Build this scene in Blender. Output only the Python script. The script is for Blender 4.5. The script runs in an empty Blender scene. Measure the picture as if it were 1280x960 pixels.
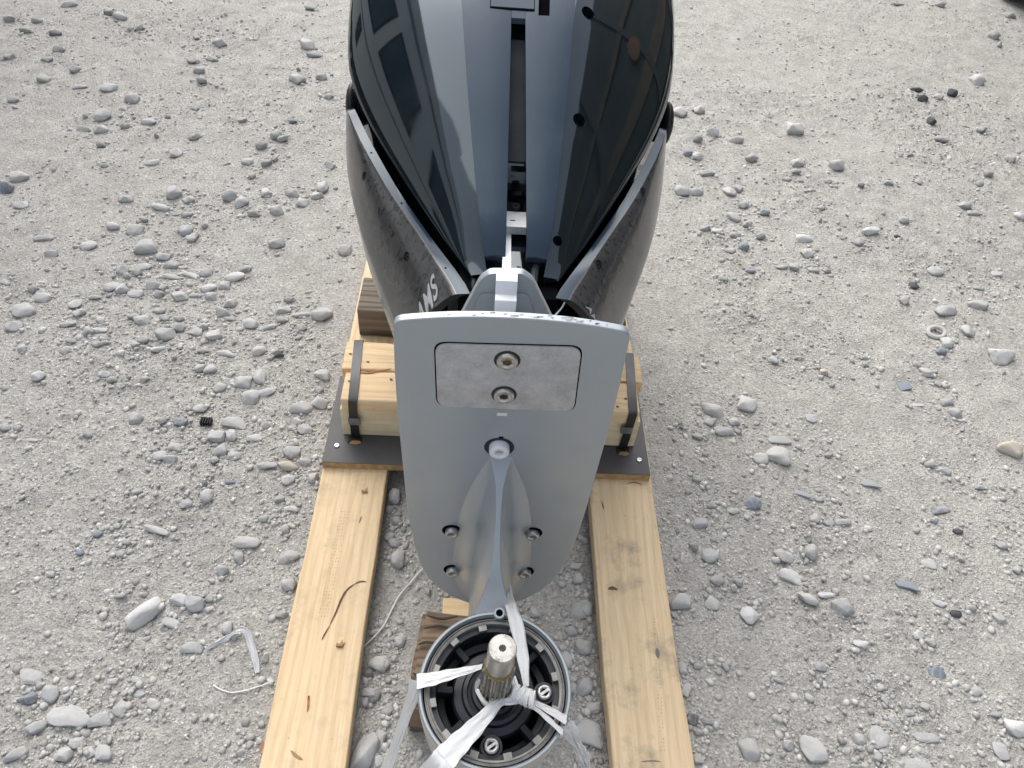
import bpy, bmesh, math, random
import numpy as np
from math import sin, cos, pi, radians
from mathutils import Vector, Matrix
from mathutils.bvhtree import BVHTree

random.seed(7); RNG = np.random.default_rng(11)
scene = bpy.context.scene
C = scene.collection

# ------------------------------------------------------------------ camera
PITCH, ROLL, YAW = 0.816797, 0.095196, 0.068003
CAM = Vector((0.0, 0.0, 1.41))
F_ = Vector((sin(YAW)*cos(PITCH), cos(YAW)*cos(PITCH), -sin(PITCH)))
R0 = Vector((cos(YAW), -sin(YAW), 0)); U0 = R0.cross(F_)
R_ = R0*cos(ROLL) + U0*sin(ROLL); U_ = U0*cos(ROLL) - R0*sin(ROLL)
cd = bpy.data.cameras.new('camera'); cam = bpy.data.objects.new('camera', cd); C.objects.link(cam)
cd.sensor_width = 36; cd.lens = 27.0; cd.clip_start = 0.02; cd.clip_end = 500
cam.matrix_world = Matrix(((R_.x, U_.x, -F_.x, CAM.x), (R_.y, U_.y, -F_.y, CAM.y), (R_.z, U_.z, -F_.z, CAM.z), (0, 0, 0, 1)))
scene.camera = cam

def at(px, py, x=None, y=None, z=None):
    """real point on the plane x=, y= or z= that a photo pixel (1280x960) looks at"""
    d = F_ + R_*((px-640)/960.0) - U_*((py-480)/960.0)
    if y is not None: t = (y-CAM.y)/d.y
    elif z is not None: t = (z-CAM.z)/d.z
    else: t = (x-CAM.x)/d.x
    return CAM + d*t

# ------------------------------------------------------------------ light
SUN_EL, SUN_AZ = radians(50), radians(-22)      # hazy, from behind the motor and to the left
sdir = Vector((sin(SUN_AZ)*cos(SUN_EL), cos(SUN_AZ)*cos(SUN_EL), sin(SUN_EL)))
world = bpy.data.worlds.new('World'); scene.world = world; world.use_nodes = True
nt = world.node_tree; bg = nt.nodes['Background']
sky = nt.nodes.new('ShaderNodeTexSky'); sky.sky_type = 'NISHITA'; sky.sun_disc = False
sky.sun_elevation = SUN_EL; sky.sun_rotation = SUN_AZ
sky.air_density = 1.0; sky.dust_density = 3.5; sky.ozone_density = 1.0
hs = nt.nodes.new('ShaderNodeHueSaturation'); hs.inputs['Saturation'].default_value = 0.42
nt.links.new(sky.outputs[0], hs.inputs['Color']); nt.links.new(hs.outputs[0], bg.inputs['Color'])
bg.inputs['Strength'].default_value = 0.15
sl = bpy.data.lights.new('sun', 'SUN'); so = bpy.data.objects.new('sun', sl); C.objects.link(so)
sl.energy = 1.1; sl.angle = radians(85); sl.color = (1.0, 0.965, 0.92)
so.rotation_euler = sdir.to_track_quat('Z', 'Y').to_euler()
scene.view_settings.view_transform = 'Standard'; scene.view_settings.look = 'None'
scene.view_settings.gamma = 1.0; scene.view_settings.exposure = 0.86
scene.render.engine = 'CYCLES'
scene.cycles.max_bounces = 6; scene.cycles.use_denoising = True

# ------------------------------------------------------------------ materials
class NB:
    def __init__(s, name):
        s.m = bpy.data.materials.new(name); s.m.use_nodes = True
        s.t = s.m.node_tree; s.p = s.t.nodes['Principled BSDF']
    def n(s, ty, **k):
        o = s.t.nodes.new('ShaderNode'+ty)
        for a, v in k.items(): setattr(o, a, v)
        return o
    def l(s, a, b): s.t.links.new(a, b)
    def coord(s, scale=(1, 1, 1), rot=(0, 0, 0), which='Object'):
        tc = s.n('TexCoord'); mp = s.n('Mapping'); mp.inputs['Scale'].default_value = scale
        mp.inputs['Rotation'].default_value = rot
        s.l(tc.outputs[which], mp.inputs[0]); return mp.outputs[0]
    def noise(s, v, scale, detail=4, rough=0.55, dist=0.0):
        o = s.n('TexNoise'); o.inputs['Scale'].default_value = scale; o.inputs['Detail'].default_value = detail
        o.inputs['Roughness'].default_value = rough; o.inputs['Distortion'].default_value = dist
        if v is not None: s.l(v, o.inputs['Vector'])
        return o.outputs['Fac']
    def ramp(s, f, stops):
        o = s.n('ValToRGB'); e = o.color_ramp.elements
        while len(e) < len(stops): e.new(0.5)
        for a, (p, c) in zip(e, stops):
            a.position = p; a.color = (c if len(c) == 4 else (*c, 1)) if isinstance(c, tuple) else (c, c, c, 1)
        s.l(f, o.inputs[0]); return o.outputs[0]
    def mix(s, f, a, b, mode='MIX'):
        o = s.n('MixRGB', blend_type=mode)
        for i, v in ((0, f), (1, a), (2, b)):
            if isinstance(v, (int, float)): o.inputs[i].default_value = v
            elif isinstance(v, tuple): o.inputs[i].default_value = (*v, 1)
            else: s.l(v, o.inputs[i])
        return o.outputs[0]
    def math(s, op, a, b=0.0):
        o = s.n('Math', operation=op)
        for i, v in ((0, a), (1, b)):
            if isinstance(v, (int, float)): o.inputs[i].default_value = v
            else: s.l(v, o.inputs[i])
        return o.outputs[0]
    def bump(s, h, strength=0.5, dist=0.001, prev=None):
        o = s.n('Bump'); o.inputs['Strength'].default_value = strength; o.inputs['Distance'].default_value = dist
        s.l(h, o.inputs['Height'])
        if prev is not None: s.l(prev, o.inputs['Normal'])
        return o.outputs[0]
    def set(s, **k):
        for a, v in k.items():
            i = s.p.inputs[a.replace('_', ' ')]
            if isinstance(v, (int, float)): i.default_value = v
            elif isinstance(v, tuple): i.default_value = (*v, 1)
            else: s.l(v, i)
        return s

def plain(name, col, rough=0.5, metal=0.0, ior=1.45, coat=0.0, var=0.12, vs=60, bumps=0.0):
    b = NB(name); v = b.coord()
    f = b.noise(v, vs, 5)
    lo = tuple(c*(1-var) for c in col); hi = tuple(min(1, c*(1+var)) for c in col)
    b.set(Base_Color=b.ramp(f, [(0.3, lo), (0.7, hi)]), Metallic=metal, IOR=ior, Coat_Weight=coat)
    b.set(Roughness=b.ramp(b.noise(v, vs*0.4, 3), [(0.3, max(0.02, rough*0.85)), (0.7, min(1, rough*1.15))]))
    if bumps: b.set(Normal=b.bump(f, 0.5, bumps))
    return b.m

def ground_mat():
    b = NB('gravel_dirt'); v = b.coord()
    big = b.noise(v, 1.7, 5, 0.6); mid = b.noise(v, 14, 6, 0.65); fine = b.noise(v, 130, 5, 0.7); grit = b.noise(v, 420, 3, 0.7)
    c = b.ramp(mid, [(0.28, (0.335, 0.322, 0.297)), (0.5, (0.43, 0.417, 0.388)), (0.75, (0.51, 0.498, 0.47))])
    c = b.mix(b.ramp(big, [(0.35, 0.0), (0.7, 0.5)]), c, (0.465, 0.447, 0.41))
    g = b.ramp(fine, [(0.25, 0.55), (0.5, 1.0), (0.8, 1.32)])
    c = b.mix(1.0, c, g, 'MULTIPLY')
    vo = b.n('TexVoronoi'); vo.inputs['Scale'].default_value = 230; b.l(v, vo.inputs['Vector'])
    sep = b.n('SeparateColor'); b.l(vo.outputs['Color'], sep.inputs[0])
    spk = b.ramp(sep.outputs[0], [(0.0, 0.66), (0.14, 0.96), (0.8, 1.0), (1.0, 1.4)])
    c = b.mix(0.8, c, spk, 'MULTIPLY')
    b.set(Base_Color=c, Roughness=0.95, Specular_IOR_Level=0.2)
    n1 = b.bump(vo.outputs['Distance'], 0.8, 0.003)
    n2 = b.bump(fine, 0.9, 0.005, n1)
    b.set(Normal=b.bump(grit, 0.6, 0.0012, n2))
    return b.m

def stone_mat(name, lo, hi, dust=0.5, attr=False):
    b = NB(name); v = b.coord(which='Object')
    if attr:
        a = b.n('Attribute'); a.attribute_name = 'tone'; rnd = a.outputs['Fac']
    else:
        oi = b.n('ObjectInfo'); rnd = oi.outputs['Random']
        ad = b.n('VectorMath', operation='ADD'); b.l(v, ad.inputs[0]); cb = b.n('CombineXYZ')
        b.l(b.math('MULTIPLY', rnd, 37.0), cb.inputs[0]); b.l(cb.outputs[0], ad.inputs[1]); v = ad.outputs[0]
    c = b.mix(rnd, lo, hi)
    k = 1.0 if not attr else 40.0
    c = b.mix(1.0, c, b.ramp(b.noise(v, 2.2*k, 6, 0.65), [(0.3, 0.82), (0.7, 1.14)]), 'MULTIPLY')
    if not attr:
        c = b.mix(b.ramp(b.noise(v, 1.1, 4, 0.7), [(0.45, 0.0), (0.62, dust)]), c, (0.40, 0.39, 0.36))
        vein = b.n('TexWave'); vein.inputs['Scale'].default_value = 0.7; vein.inputs['Distortion'].default_value = 9; b.l(v, vein.inputs[0])
        c = b.mix(b.ramp(vein.outputs['Fac'], [(0.93, 0.0), (1.0, 0.35)]), c, (0.5, 0.5, 0.49))
        b.set(Normal=b.bump(b.noise(v, 4, 8, 0.75), 0.7, 0.0035))
    b.set(Base_Color=c, Roughness=0.85, Specular_IOR_Level=0.3)
    return b.m

def wood_mat(name, axis, lo, hi, dark, dirt=0.25, grain=55, rough=0.7, seed=0.0, rings=0.5):
    """axis: 0 = grain along x, 1 = along y"""
    b = NB(name)
    s = [1.0, 1.0, 1.0]; s[axis] = 0.045
    tc = b.n('TexCoord'); mp = b.n('Mapping'); mp.inputs['Scale'].default_value = s
    mp.inputs['Location'].default_value = (seed, seed*1.3, seed*.7); b.l(tc.outputs['Object'], mp.inputs[0]); v = mp.outputs[0]
    s2 = [1.0, 1.0, 1.0]; s2[axis] = 0.16
    w = b.coord(scale=tuple(s2))
    warp = b.noise(w, 9, 3, 0.5)
    f1 = b.noise(v, grain*5, 5, 0.65, 0.4); f2 = b.noise(v, grain*0.9, 4, 0.5, 1.2)
    wv = b.n('TexWave', wave_type='BANDS', bands_direction='X' if axis else 'Y'); wv.inputs['Scale'].default_value = 16
    wv.inputs['Distortion'].default_value = 11; wv.inputs['Detail'].default_value = 3; wv.inputs['Detail Scale'].default_value = 0.5
    b.l(w, wv.inputs[0])
    c = b.mix(b.ramp(f2, [(0.3, 0.0), (0.72, 1.0)]), lo, hi)
    c = b.mix(b.math('MULTIPLY', b.ramp(wv.outputs['Fac'], [(0.5, 0.0), (0.95, 1.0)]), rings), c, dark)
    c = b.mix(1.0, c, b.ramp(f1, [(0.25, 0.86), (0.6, 1.04)]), 'MULTIPLY')
    o = b.coord()
    c = b.mix(b.ramp(b.noise(o, 13, 6, 0.7), [(0.52, 0.0), (0.75, dirt)]), c, (0.16, 0.15, 0.14))
    vo = b.n('TexVoronoi'); vo.inputs['Scale'].default_value = 70; b.l(o, vo.inputs['Vector'])
    sp = b.n('SeparateColor'); b.l(vo.outputs['Color'], sp.inputs[0])
    speck = b.math('MULTIPLY', b.math('LESS_THAN', vo.outputs['Distance'], 0.14), b.math('GREATER_THAN', sp.outputs[0], 0.93))
    c = b.mix(b.math('MULTIPLY', speck, 0.6), c, dark)
    b.set(Base_Color=c, Roughness=rough, Specular_IOR_Level=0.25)
    b.set(Normal=b.bump(b.noise(o, 300, 3), 0.2, 0.0004, b.bump(f1, 0.5, 0.0007)))
    return b.m

def gloss_black(name, rough=0.045, base=(0.006, 0.009, 0.012), ior=1.85, dust=0.03):
    b = NB(name); v = b.coord()
    d = b.ramp(b.noise(v, 7, 6, 0.7), [(0.5, 0.0), (0.8, dust)])
    st = b.ramp(b.noise(b.coord(scale=(1, .3, 1)), 160, 4, 0.7), [(0.62, 0.0), (0.75, dust*0.8)])
    c = b.mix(b.math('ADD', d, st), base, (0.35, 0.34, 0.32))
    b.set(Base_Color=c, Roughness=b.math('ADD', b.math('MULTIPLY', d, 2.5), rough), IOR=ior)
    b.set(Normal=b.bump(b.noise(v, 5, 1, .4), 0.25, 0.003)); b.p.inputs['Specular Tint'].default_value = (0.80, 0.92, 1.0, 1)
    return b.m

def chap_mat():
    b = NB('side_panel_gloss'); v = b.coord()
    rip = b.noise(b.coord(scale=(1, 1, .35)), 55, 3, 0.6)
    dash = b.ramp(b.noise(b.coord(scale=(1, 1, .45), rot=(.5, .3, 0)), 135, 3, 0.6), [(0.56, 0.0), (0.62, 0.9)])
    c = b.mix(b.ramp(b.noise(v, 30, 6, 0.75), [(0.35, 0.0), (0.75, 0.45)]), (0.045, 0.045, 0.046), (0.13, 0.127, 0.122))
    b.set(Base_Color=b.mix(dash, c, (0.022, 0.022, 0.024)), Roughness=0.16, IOR=1.7, Normal=b.bump(rip, 0.3, 0.0008))
    return b.m

def silver_mat(name, col=(0.36, 0.385, 0.41), rough=0.36, metal=0.55):
    b = NB(name); v = b.coord()
    c = b.mix(b.ramp(b.noise(v, 900, 2, 0.6), [(0.3, 0.0), (0.7, 1.0)]), tuple(x*.92 for x in col), tuple(x*1.06 for x in col))
    scr = b.ramp(b.noise(b.coord(scale=(1, 1, .12), rot=(0, .5, 0)), 260, 3, 0.8), [(0.7, 0.0), (0.8, 0.35)])
    c = b.mix(scr, c, (0.55, 0.56, 0.57))
    c = b.mix(b.ramp(b.noise(v, 11, 5, 0.7), [(0.55, 0.0), (0.8, 0.18)]), c, (0.40, 0.38, 0.35))
    b.set(Base_Color=c, Metallic=metal, Roughness=b.ramp(b.noise(v, 25, 4), [(0.3, rough*.8), (0.7, rough*1.2)]), Coat_Weight=0.5, Coat_Roughness=0.2, Coat_IOR=1.5)
    return b.m

def cast_mat():
    b = NB('cast_zinc'); v = b.coord()
    f = b.noise(v, 45, 7, 0.72); g = b.noise(v, 500, 3, 0.7)
    c = b.ramp(f, [(0.3, (0.34, 0.34, 0.35)), (0.52, (0.47, 0.47, 0.48)), (0.72, (0.58, 0.575, 0.58))])
    c = b.mix(b.ramp(g, [(0.55, 0.0), (0.7, 0.45)]), c, (0.2, 0.2, 0.2)); c = b.mix(b.ramp(b.noise(b.coord(scale=(.15, 1, 1), rot=(0, .4, 0)), 420, 3, .7), [(0.66, 0.0), (0.74, 0.5)]), c, (.62, .62, .63))
    c = b.mix(b.ramp(b.noise(v, 19, 4, .7), [(0.62, 0.0), (0.72, 0.4)]), c, (0.66, 0.65, 0.64))
    b.set(Base_Color=c, Metallic=0.3, Roughness=0.6, Normal=b.bump(g, 0.7, 0.0009, b.bump(f, 0.5, 0.0015)))
    return b.m

def shaft_mat():
    b = NB('greased_steel'); v = b.coord()
    c = b.mix(b.ramp(b.noise(v, 95, 5, 0.7), [(0.5, 0.0), (0.68, 0.8)]), (0.50, 0.49, 0.46), (0.16, 0.13, 0.08))
    b.set(Base_Color=c, Metallic=0.7, Roughness=0.42); return b.m

def ribbon_mat():
    b = NB('woven_poly_strap'); v = b.coord()
    f = b.noise(v, 800, 3, 0.7)
    b.set(Base_Color=b.ramp(f, [(0.3, (0.88, 0.88, 0.87)), (0.7, (0.96, 0.96, 0.95))]), Roughness=0.5, Normal=b.bump(f, 0.5, 0.0004))
    tr = b.n('BsdfTranslucent'); tr.inputs[0].default_value = (0.8, 0.8, 0.78, 1)
    tp = b.n('BsdfTransparent'); m1 = b.n('MixShader'); m1.inputs[0].default_value = 0.15
    m2 = b.n('MixShader'); m2.inputs[0].default_value = 0.10
    out = b.t.nodes['Material Output']
    b.l(b.p.outputs[0], m1.inputs[1]); b.l(tr.outputs[0], m1.inputs[2]); b.l(m1.outputs[0], m2.inputs[1]); b.l(tp.outputs[0], m2.inputs[2])
    b.l(m2.outputs[0], out.inputs[0]); return b.m

M = {}
M['ground'] = ground_mat()
M['stone_g'] = stone_mat('grey_limestone', (0.41, 0.415, 0.42), (0.56, 0.557, 0.545), 0.7)
M['stone_l'] = stone_mat('pale_limestone', (0.54, 0.54, 0.535), (0.64, 0.64, 0.635), 0.3)
M['stone_d'] = stone_mat('dark_grey_stone', (0.2, 0.205, 0.21), (0.28, 0.28, 0.285), 0.4)
M['stone_b'] = stone_mat('bluish_stone', (0.19, 0.22, 0.26), (0.30, 0.33, 0.36), 0.5)
M['stone_k'] = stone_mat('charcoal_stone', (0.13, 0.14, 0.15), (0.20, 0.205, 0.21), 0.5)
M['stone_w'] = stone_mat('warm_cream_stone', (0.50, 0.46, 0.38), (0.56, 0.52, 0.44), 0.25)
M['pebbles'] = stone_mat('pebble_mix', (0.35, 0.343, 0.325), (0.61, 0.60, 0.57), attr=True)
M['pine_y'] = wood_mat('pine_lengthwise', 1, (0.68, 0.52, 0.32), (0.76, 0.60, 0.39), (0.50, 0.32, 0.16), 0.35, rings=0.22)
M['pine_y2'] = wood_mat('pine_lengthwise_dirty', 1, (0.66, 0.51, 0.32), (0.75, 0.595, 0.39), (0.47, 0.31, 0.16), 0.65, seed=3.1, rings=0.18)
M['pine_x'] = wood_mat('pine_crosswise', 0, (0.72, 0.53, 0.31), (0.82, 0.64, 0.41), (0.62, 0.39, 0.20), 0.1, rings=0.35, seed=1.7)
M['pine_x2'] = wood_mat('pine_crosswise_pale', 0, (0.70, 0.58, 0.38), (0.79, 0.67, 0.46), (0.5, 0.33, 0.17), 0.15, rings=0.3, seed=5.2)
M['old_x'] = wood_mat('weathered_timber', 0, (0.13, 0.10, 0.075), (0.25, 0.205, 0.16), (0.05, 0.04, 0.03), 0.5, grain=40, rings=0.7, seed=2.2)
M['old_block'] = wood_mat('weathered_block_wood', 0, (0.15, 0.105, 0.07), (0.32, 0.225, 0.15), (0.035, 0.025, 0.018), 0.75, grain=30, rings=0.5, seed=8.2)
M['ply_edge'] = plain('plywood_edge', (0.42, 0.27, 0.13), 0.8, var=0.3, vs=90, bumps=0.001)
M['ply_film'] = plain('dark_film_plywood', (0.075, 0.073, 0.076), 0.55, var=0.12, vs=14)
M['black_band'] = plain('black_steel_band', (0.014, 0.017, 0.022), 0.38, ior=1.5, var=0.2)
M['seal'] = plain('galvanised_seal', (0.22, 0.23, 0.23), 0.5, 0.5, var=0.3)
M['cowl'] = gloss_black('gloss_black_cowl')
M['strip'] = gloss_black('satin_black_cowl_rail', 0.30, (0.020, 0.034, 0.056), 1.55, 0.05)
M['chap'] = chap_mat()
M['chap_edge'] = gloss_black('side_panel_edge', 0.22, (0.016, 0.028, 0.048), 1.42, 0.02)
M['black_in'] = plain('black_plastic', (0.012, 0.014, 0.015), 0.5)
M['dark_in'] = plain('dark_grey_plastic', (0.024, 0.031, 0.036), 0.6, ior=1.3)
M['silver'] = silver_mat('silver_marine_paint', (0.34, 0.375, 0.405), 0.42, 0.4)
M['silver_hi'] = silver_mat('lightened_silver', (0.72, 0.75, 0.78), 0.4, 0.15)  # lightened silver; on the spine block it stands in for sky light
M['cast'] = cast_mat()
M['steel'] = plain('stainless_steel', (0.48, 0.47, 0.45), 0.32, 0.85, var=0.25, vs=250)
M['rust'] = plain('rusty_socket', (0.16, 0.075, 0.02), 0.8, var=0.5, vs=300)
M['socket'] = plain('dark_socket', (0.03, 0.025, 0.02), 0.7)
M['carrier'] = plain('black_bearing_carrier', (0.014, 0.018, 0.024), 0.42, ior=1.55, var=0.3, vs=40)
M['pit'] = plain('shade_black', (0.004, 0.005, 0.006), 0.8, ior=1.05)  # near-black that stands in for shade inside holes and recesses
M['ring'] = plain('grey_retainer_ring', (0.32, 0.31, 0.29), 0.5, 0.5, var=0.25, vs=120)
M['shaft'] = shaft_mat()
M['grease'] = plain('brown_grease', (0.22, 0.15, 0.04), 0.3, 0.2, var=0.5, vs=300)
M['spline'] = plain('greasy_splined_steel', (0.34, 0.32, 0.27), 0.35, 0.7, var=0.5, vs=160)
M['ribbon'] = ribbon_mat()
M['letter'] = plain('silver_lettering', (0.42, 0.43, 0.44), 0.45, 0.2)
M['rubber'] = plain('tyre_rubber', (0.02, 0.02, 0.021), 0.75, bumps=0.002)
M['crack'] = plain('wood_crack', (0.13, 0.075, 0.04), 0.9)
M['resin'] = plain('reddish_wood_seam', (0.38, 0.15, 0.06), 0.8)
M['chip'] = plain('wood_chip', (0.36, 0.22, 0.10), 0.8)
M['truck_dark'] = plain('dark_green_truck_paint', (0.028, 0.038, 0.036), 0.5, var=0.4, vs=2)
M['truck_tan'] = plain('tan_mirror_stripe', (0.10, 0.082, 0.055), 0.6, var=0.3, vs=4)
M['truck_post'] = plain('grey_truck_post', (0.04, 0.05, 0.055), 0.5)
M['orange'] = plain('orange_brown_oval', (0.20, 0.105, 0.045), 0.6)
M['van_white'] = plain('white_van_paint', (0.80, 0.82, 0.79), 0.35, var=0.05, vs=1)
M['van_glass'] = plain('tinted_teal_glass', (0.03, 0.07, 0.075), 0.1, vs=2, var=.5)
M['van_trim'] = plain('grey_van_trim', (0.25, 0.27, 0.3), 0.5)
M['pencil'] = plain('grey_staple', (0.16, 0.15, 0.13), 0.6)

# ------------------------------------------------------------------ mesh helpers
def tag(o, label=None, cat=None, group=None, kind=None):
    for k, v in (('label', label), ('category', cat), ('group', group), ('kind', kind)):
        if v: o[k] = v
    return o
def link(name, me, mat, parent=None):
    o = bpy.data.objects.new(name, me)
    if mat is not None and not me.materials: me.materials.append(mat)
    C.objects.link(o)
    if parent is not None:
        o.parent = parent
        w = Matrix.Identity(4); p = parent
        while p is not None and p.type == 'EMPTY': w = Matrix.Translation(p.location); p = p.parent
        o.matrix_parent_inverse = w.inverted() if parent.type == 'EMPTY' else Matrix.Identity(4)
    return o
def mk(name, vs, fs, mat, parent=None, smooth=False, bevel=0, seg=2):
    bm = bmesh.new()
    bv = [bm.verts.new(v) for v in vs]
    for f in fs:
        try: bm.faces.new([bv[i] for i in f])
        except ValueError: pass
    bmesh.ops.recalc_face_normals(bm, faces=bm.faces[:])
    return frombm(name, bm, mat, parent, smooth, bevel, seg)
def frombm(name, bm, mat, parent=None, smooth=False, bevel=0, seg=2, angle=40):
    if bevel:
        es = [e for e in bm.edges if len(e.link_faces) == 2 and e.calc_face_angle(0) > radians(30)]
        bmesh.ops.bevel(bm, geom=es, offset=bevel, segments=seg, affect='EDGES', profile=0.6, clamp_overlap=True)
    me = bpy.data.meshes.new(name)
    if smooth:
        for f in bm.faces: f.smooth = True
        for e in bm.edges:
            if len(e.link_faces) == 2 and e.calc_face_angle(0) > radians(angle): e.smooth = False
    bm.to_mesh(me); bm.free()
    return link(name, me, mat, parent)
def empty(name, loc, label, cat, group=None):
    o = bpy.data.objects.new(name, None); o.location = loc; o.empty_display_size = .05; C.objects.link(o)
    return tag(o, label, cat, group)
def box_bm(bm, x0, x1, y0, y1, z0, z1, M4=None):
    vs = [Vector(p) for p in ((x0, y0, z0), (x1, y0, z0), (x1, y1, z0), (x0, y1, z0), (x0, y0, z1), (x1, y0, z1), (x1, y1, z1), (x0, y1, z1))]
    if M4 is not None: vs = [M4 @ v for v in vs]
    bv = [bm.verts.new(v) for v in vs]
    for f in ((0, 3, 2, 1), (4, 5, 6, 7), (0, 1, 5, 4), (1, 2, 6, 5), (2, 3, 7, 6), (3, 0, 4, 7)): bm.faces.new([bv[i] for i in f])
def box(name, x0, x1, y0, y1, z0, z1, mat, parent=None, bevel=0.002, M4=None, seg=2):
    bm = bmesh.new(); box_bm(bm, x0, x1, y0, y1, z0, z1, M4)
    return frombm(name, bm, mat, parent, True, bevel, seg)
def board(name, x0, x1, y0, y1, z0, z1, mat, parent, axis, bevel=0.004, rough=0.0012, seed=0):
    """bevelled plank with slightly uneven faces"""
    rr = random.Random(seed); bm = bmesh.new(); box_bm(bm, x0, x1, y0, y1, z0, z1)
    es = bm.edges[:]
    bmesh.ops.bevel(bm, geom=es, offset=bevel, segments=3, affect='EDGES', profile=0.6)
    d = Vector((0, 0, 0)); d[axis] = 1; a0, a1 = ((x0, x1), (y0, y1))[axis]; n = 26
    for i in range(1, n):
        p = Vector((0, 0, 0)); p[axis] = a0+(a1-a0)*i/n
        g = bm.verts[:]+bm.edges[:]+bm.faces[:]
        bmesh.ops.bisect_plane(bm, geom=g, plane_co=p, plane_no=d)
    ph = [rr.uniform(0, 6.28) for _ in range(6)]
    for v in bm.verts:
        t = v.co[axis]*7
        o = 1-axis
        v.co[o] += rough*(sin(t+ph[0])+.6*sin(t*2.7+ph[1])+.35*sin(t*7.1+ph[2]+v.co.z*30))
        v.co.z += rough*.6*(sin(t*.8+ph[3])+.4*sin(t*3.1+ph[4]))
    return frombm(name, bm, mat, parent, True, angle=60)
def frame_of(axis):
    z = Vector(axis).normalized(); x = z.orthogonal().normalized()
    return x, z.cross(x), z
def lathe(name, prof, c, axis, mat, parent=None, seg=40, sx=1.0, angle=35, x_axis=None):
    """prof = [(radius, height)...] swept about axis through c"""
    x, y, z = frame_of(axis)
    if x_axis is not None: x = Vector(x_axis).normalized(); y = z.cross(x)
    c = Vector(c); bm = bmesh.new(); rings = []
    for r, h in prof:
        if r < 1e-6: rings.append([bm.verts.new(c+z*h)])
        else: rings.append([bm.verts.new(c+z*h+x*(r*sx*cos(2*pi*i/seg))+y*(r*sin(2*pi*i/seg))) for i in range(seg)])
    for a, b in zip(rings, rings[1:]):
        for i in range(seg):
            j = (i+1) % seg
            if len(a) == 1 and len(b) == 1: continue
            if len(a) == 1: bm.faces.new((a[0], b[i], b[j]))
            elif len(b) == 1: bm.faces.new((a[i], a[j], b[0]))
            else: bm.faces.new((a[i], a[j], b[j], b[i]))
    bmesh.ops.recalc_face_normals(bm, faces=bm.faces[:])
    return frombm(name, bm, mat, parent, True, angle=angle)
def tube(name, pts, r, mat, parent=None, seg=8, closed=False):
    pts = [Vector(p) for p in pts]; bm = bmesh.new(); rings = []; n = len(pts); up = Vector((0.13, 0.2, 1)).normalized()
    for i, p in enumerate(pts):
        a = pts[(i-1) % n if closed else max(0, i-1)]; b = pts[(i+1) % n if closed else min(n-1, i+1)]
        t = (b-a).normalized(); x = t.cross(up)
        if x.length < 1e-3: x = t.orthogonal()
        x.normalize(); y = t.cross(x)
        rr = r[i] if isinstance(r, (list, tuple)) else r
        rings.append([bm.verts.new(p+x*rr*cos(2*pi*k/seg)+y*rr*sin(2*pi*k/seg)) for k in range(seg)])
    for i in range(n if closed else n-1):
        a, b = rings[i], rings[(i+1) % n]
        for k in range(seg): bm.faces.new((a[k], a[(k+1) % seg], b[(k+1) % seg], b[k]))
    if not closed: bm.faces.new(rings[0]); bm.faces.new(rings[-1][::-1])
    bmesh.ops.recalc_face_normals(bm, faces=bm.faces[:])
    return frombm(name, bm, mat, parent, True)
def smooth_pts(pts, n=8):
    P = [Vector(p) for p in pts]; out = []
    for i in range(len(P)-1):
        p0 = P[max(0, i-1)]; p1 = P[i]; p2 = P[i+1]; p3 = P[min(len(P)-1, i+2)]
        for k in range(n):
            t = k/n
            out.append(0.5*((2*p1)+(p2-p0)*t+(2*p0-5*p1+4*p2-p3)*t*t+(3*p1-p0-3*p2+p3)*t**3))
    out.append(P[-1]); return out
def ribbon(name, pts, widths, side, mat, parent=None, n=8, fold=0.0009, thick=0.0005, seed=0, nc=11):
    """woven band: pts centre line, side = across directions, with lengthwise folds"""
    rr = random.Random(seed); P = smooth_pts(pts, n); m = len(P); k = len(pts)-1
    ws = np.interp(np.linspace(0, k, m), range(k+1), widths)
    sd = smooth_pts(side if isinstance(side, list) else [side]*len(pts), n)
    off = [rr.uniform(-1, 1) for _ in range(nc)]; bm = bmesh.new(); top = []; bot = []
    for i, p in enumerate(P):
        t = (P[min(m-1, i+1)]-P[max(0, i-1)]).normalized(); s = sd[i]-t*sd[i].dot(t); s.normalize(); nn = s.cross(t).normalized()
        A = []; B = []
        for j in range(nc):
            u = j/(nc-1)-.5
            h = fold*(off[j]+.4*sin(i*.7+j*2.1))
            q = p+s*(u*ws[i]*(1+.04*sin(i*.9)))+nn*h
            A.append(bm.verts.new(q+nn*thick*.5)); B.append(bm.verts.new(q-nn*thick*.5))
        top.append(A); bot.append(B)
    for i in range(m-1):
        for j in range(nc-1):
            bm.faces.new((top[i][j], top[i][j+1], top[i+1][j+1], top[i+1][j])); bm.faces.new((bot[i][j], bot[i+1][j], bot[i+1][j+1], bot[i][j+1]))
        bm.faces.new((top[i][0], top[i+1][0], bot[i+1][0], bot[i][0])); bm.faces.new((top[i][-1], bot[i][-1], bot[i+1][-1], top[i+1][-1]))
    bmesh.ops.recalc_face_normals(bm, faces=bm.faces[:])
    return frombm(name, bm, mat, parent, True, angle=50)
def extrude_poly(name, pts2, fn, depth, mat, parent=None, bevel=0.001, seg=2, smooth=True):
    """pts2 outline; fn(u,v,w) -> point; w runs 0..depth"""
    n = len(pts2); vs = [fn(u, v, 0) for u, v in pts2]+[fn(u, v, depth) for u, v in pts2]
    fs = [list(range(n)), list(range(2*n-1, n-1, -1))]+[(i, (i+1) % n, n+(i+1) % n, n+i) for i in range(n)]
    return mk(name, vs, fs, mat, parent, smooth, bevel, seg)
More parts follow.
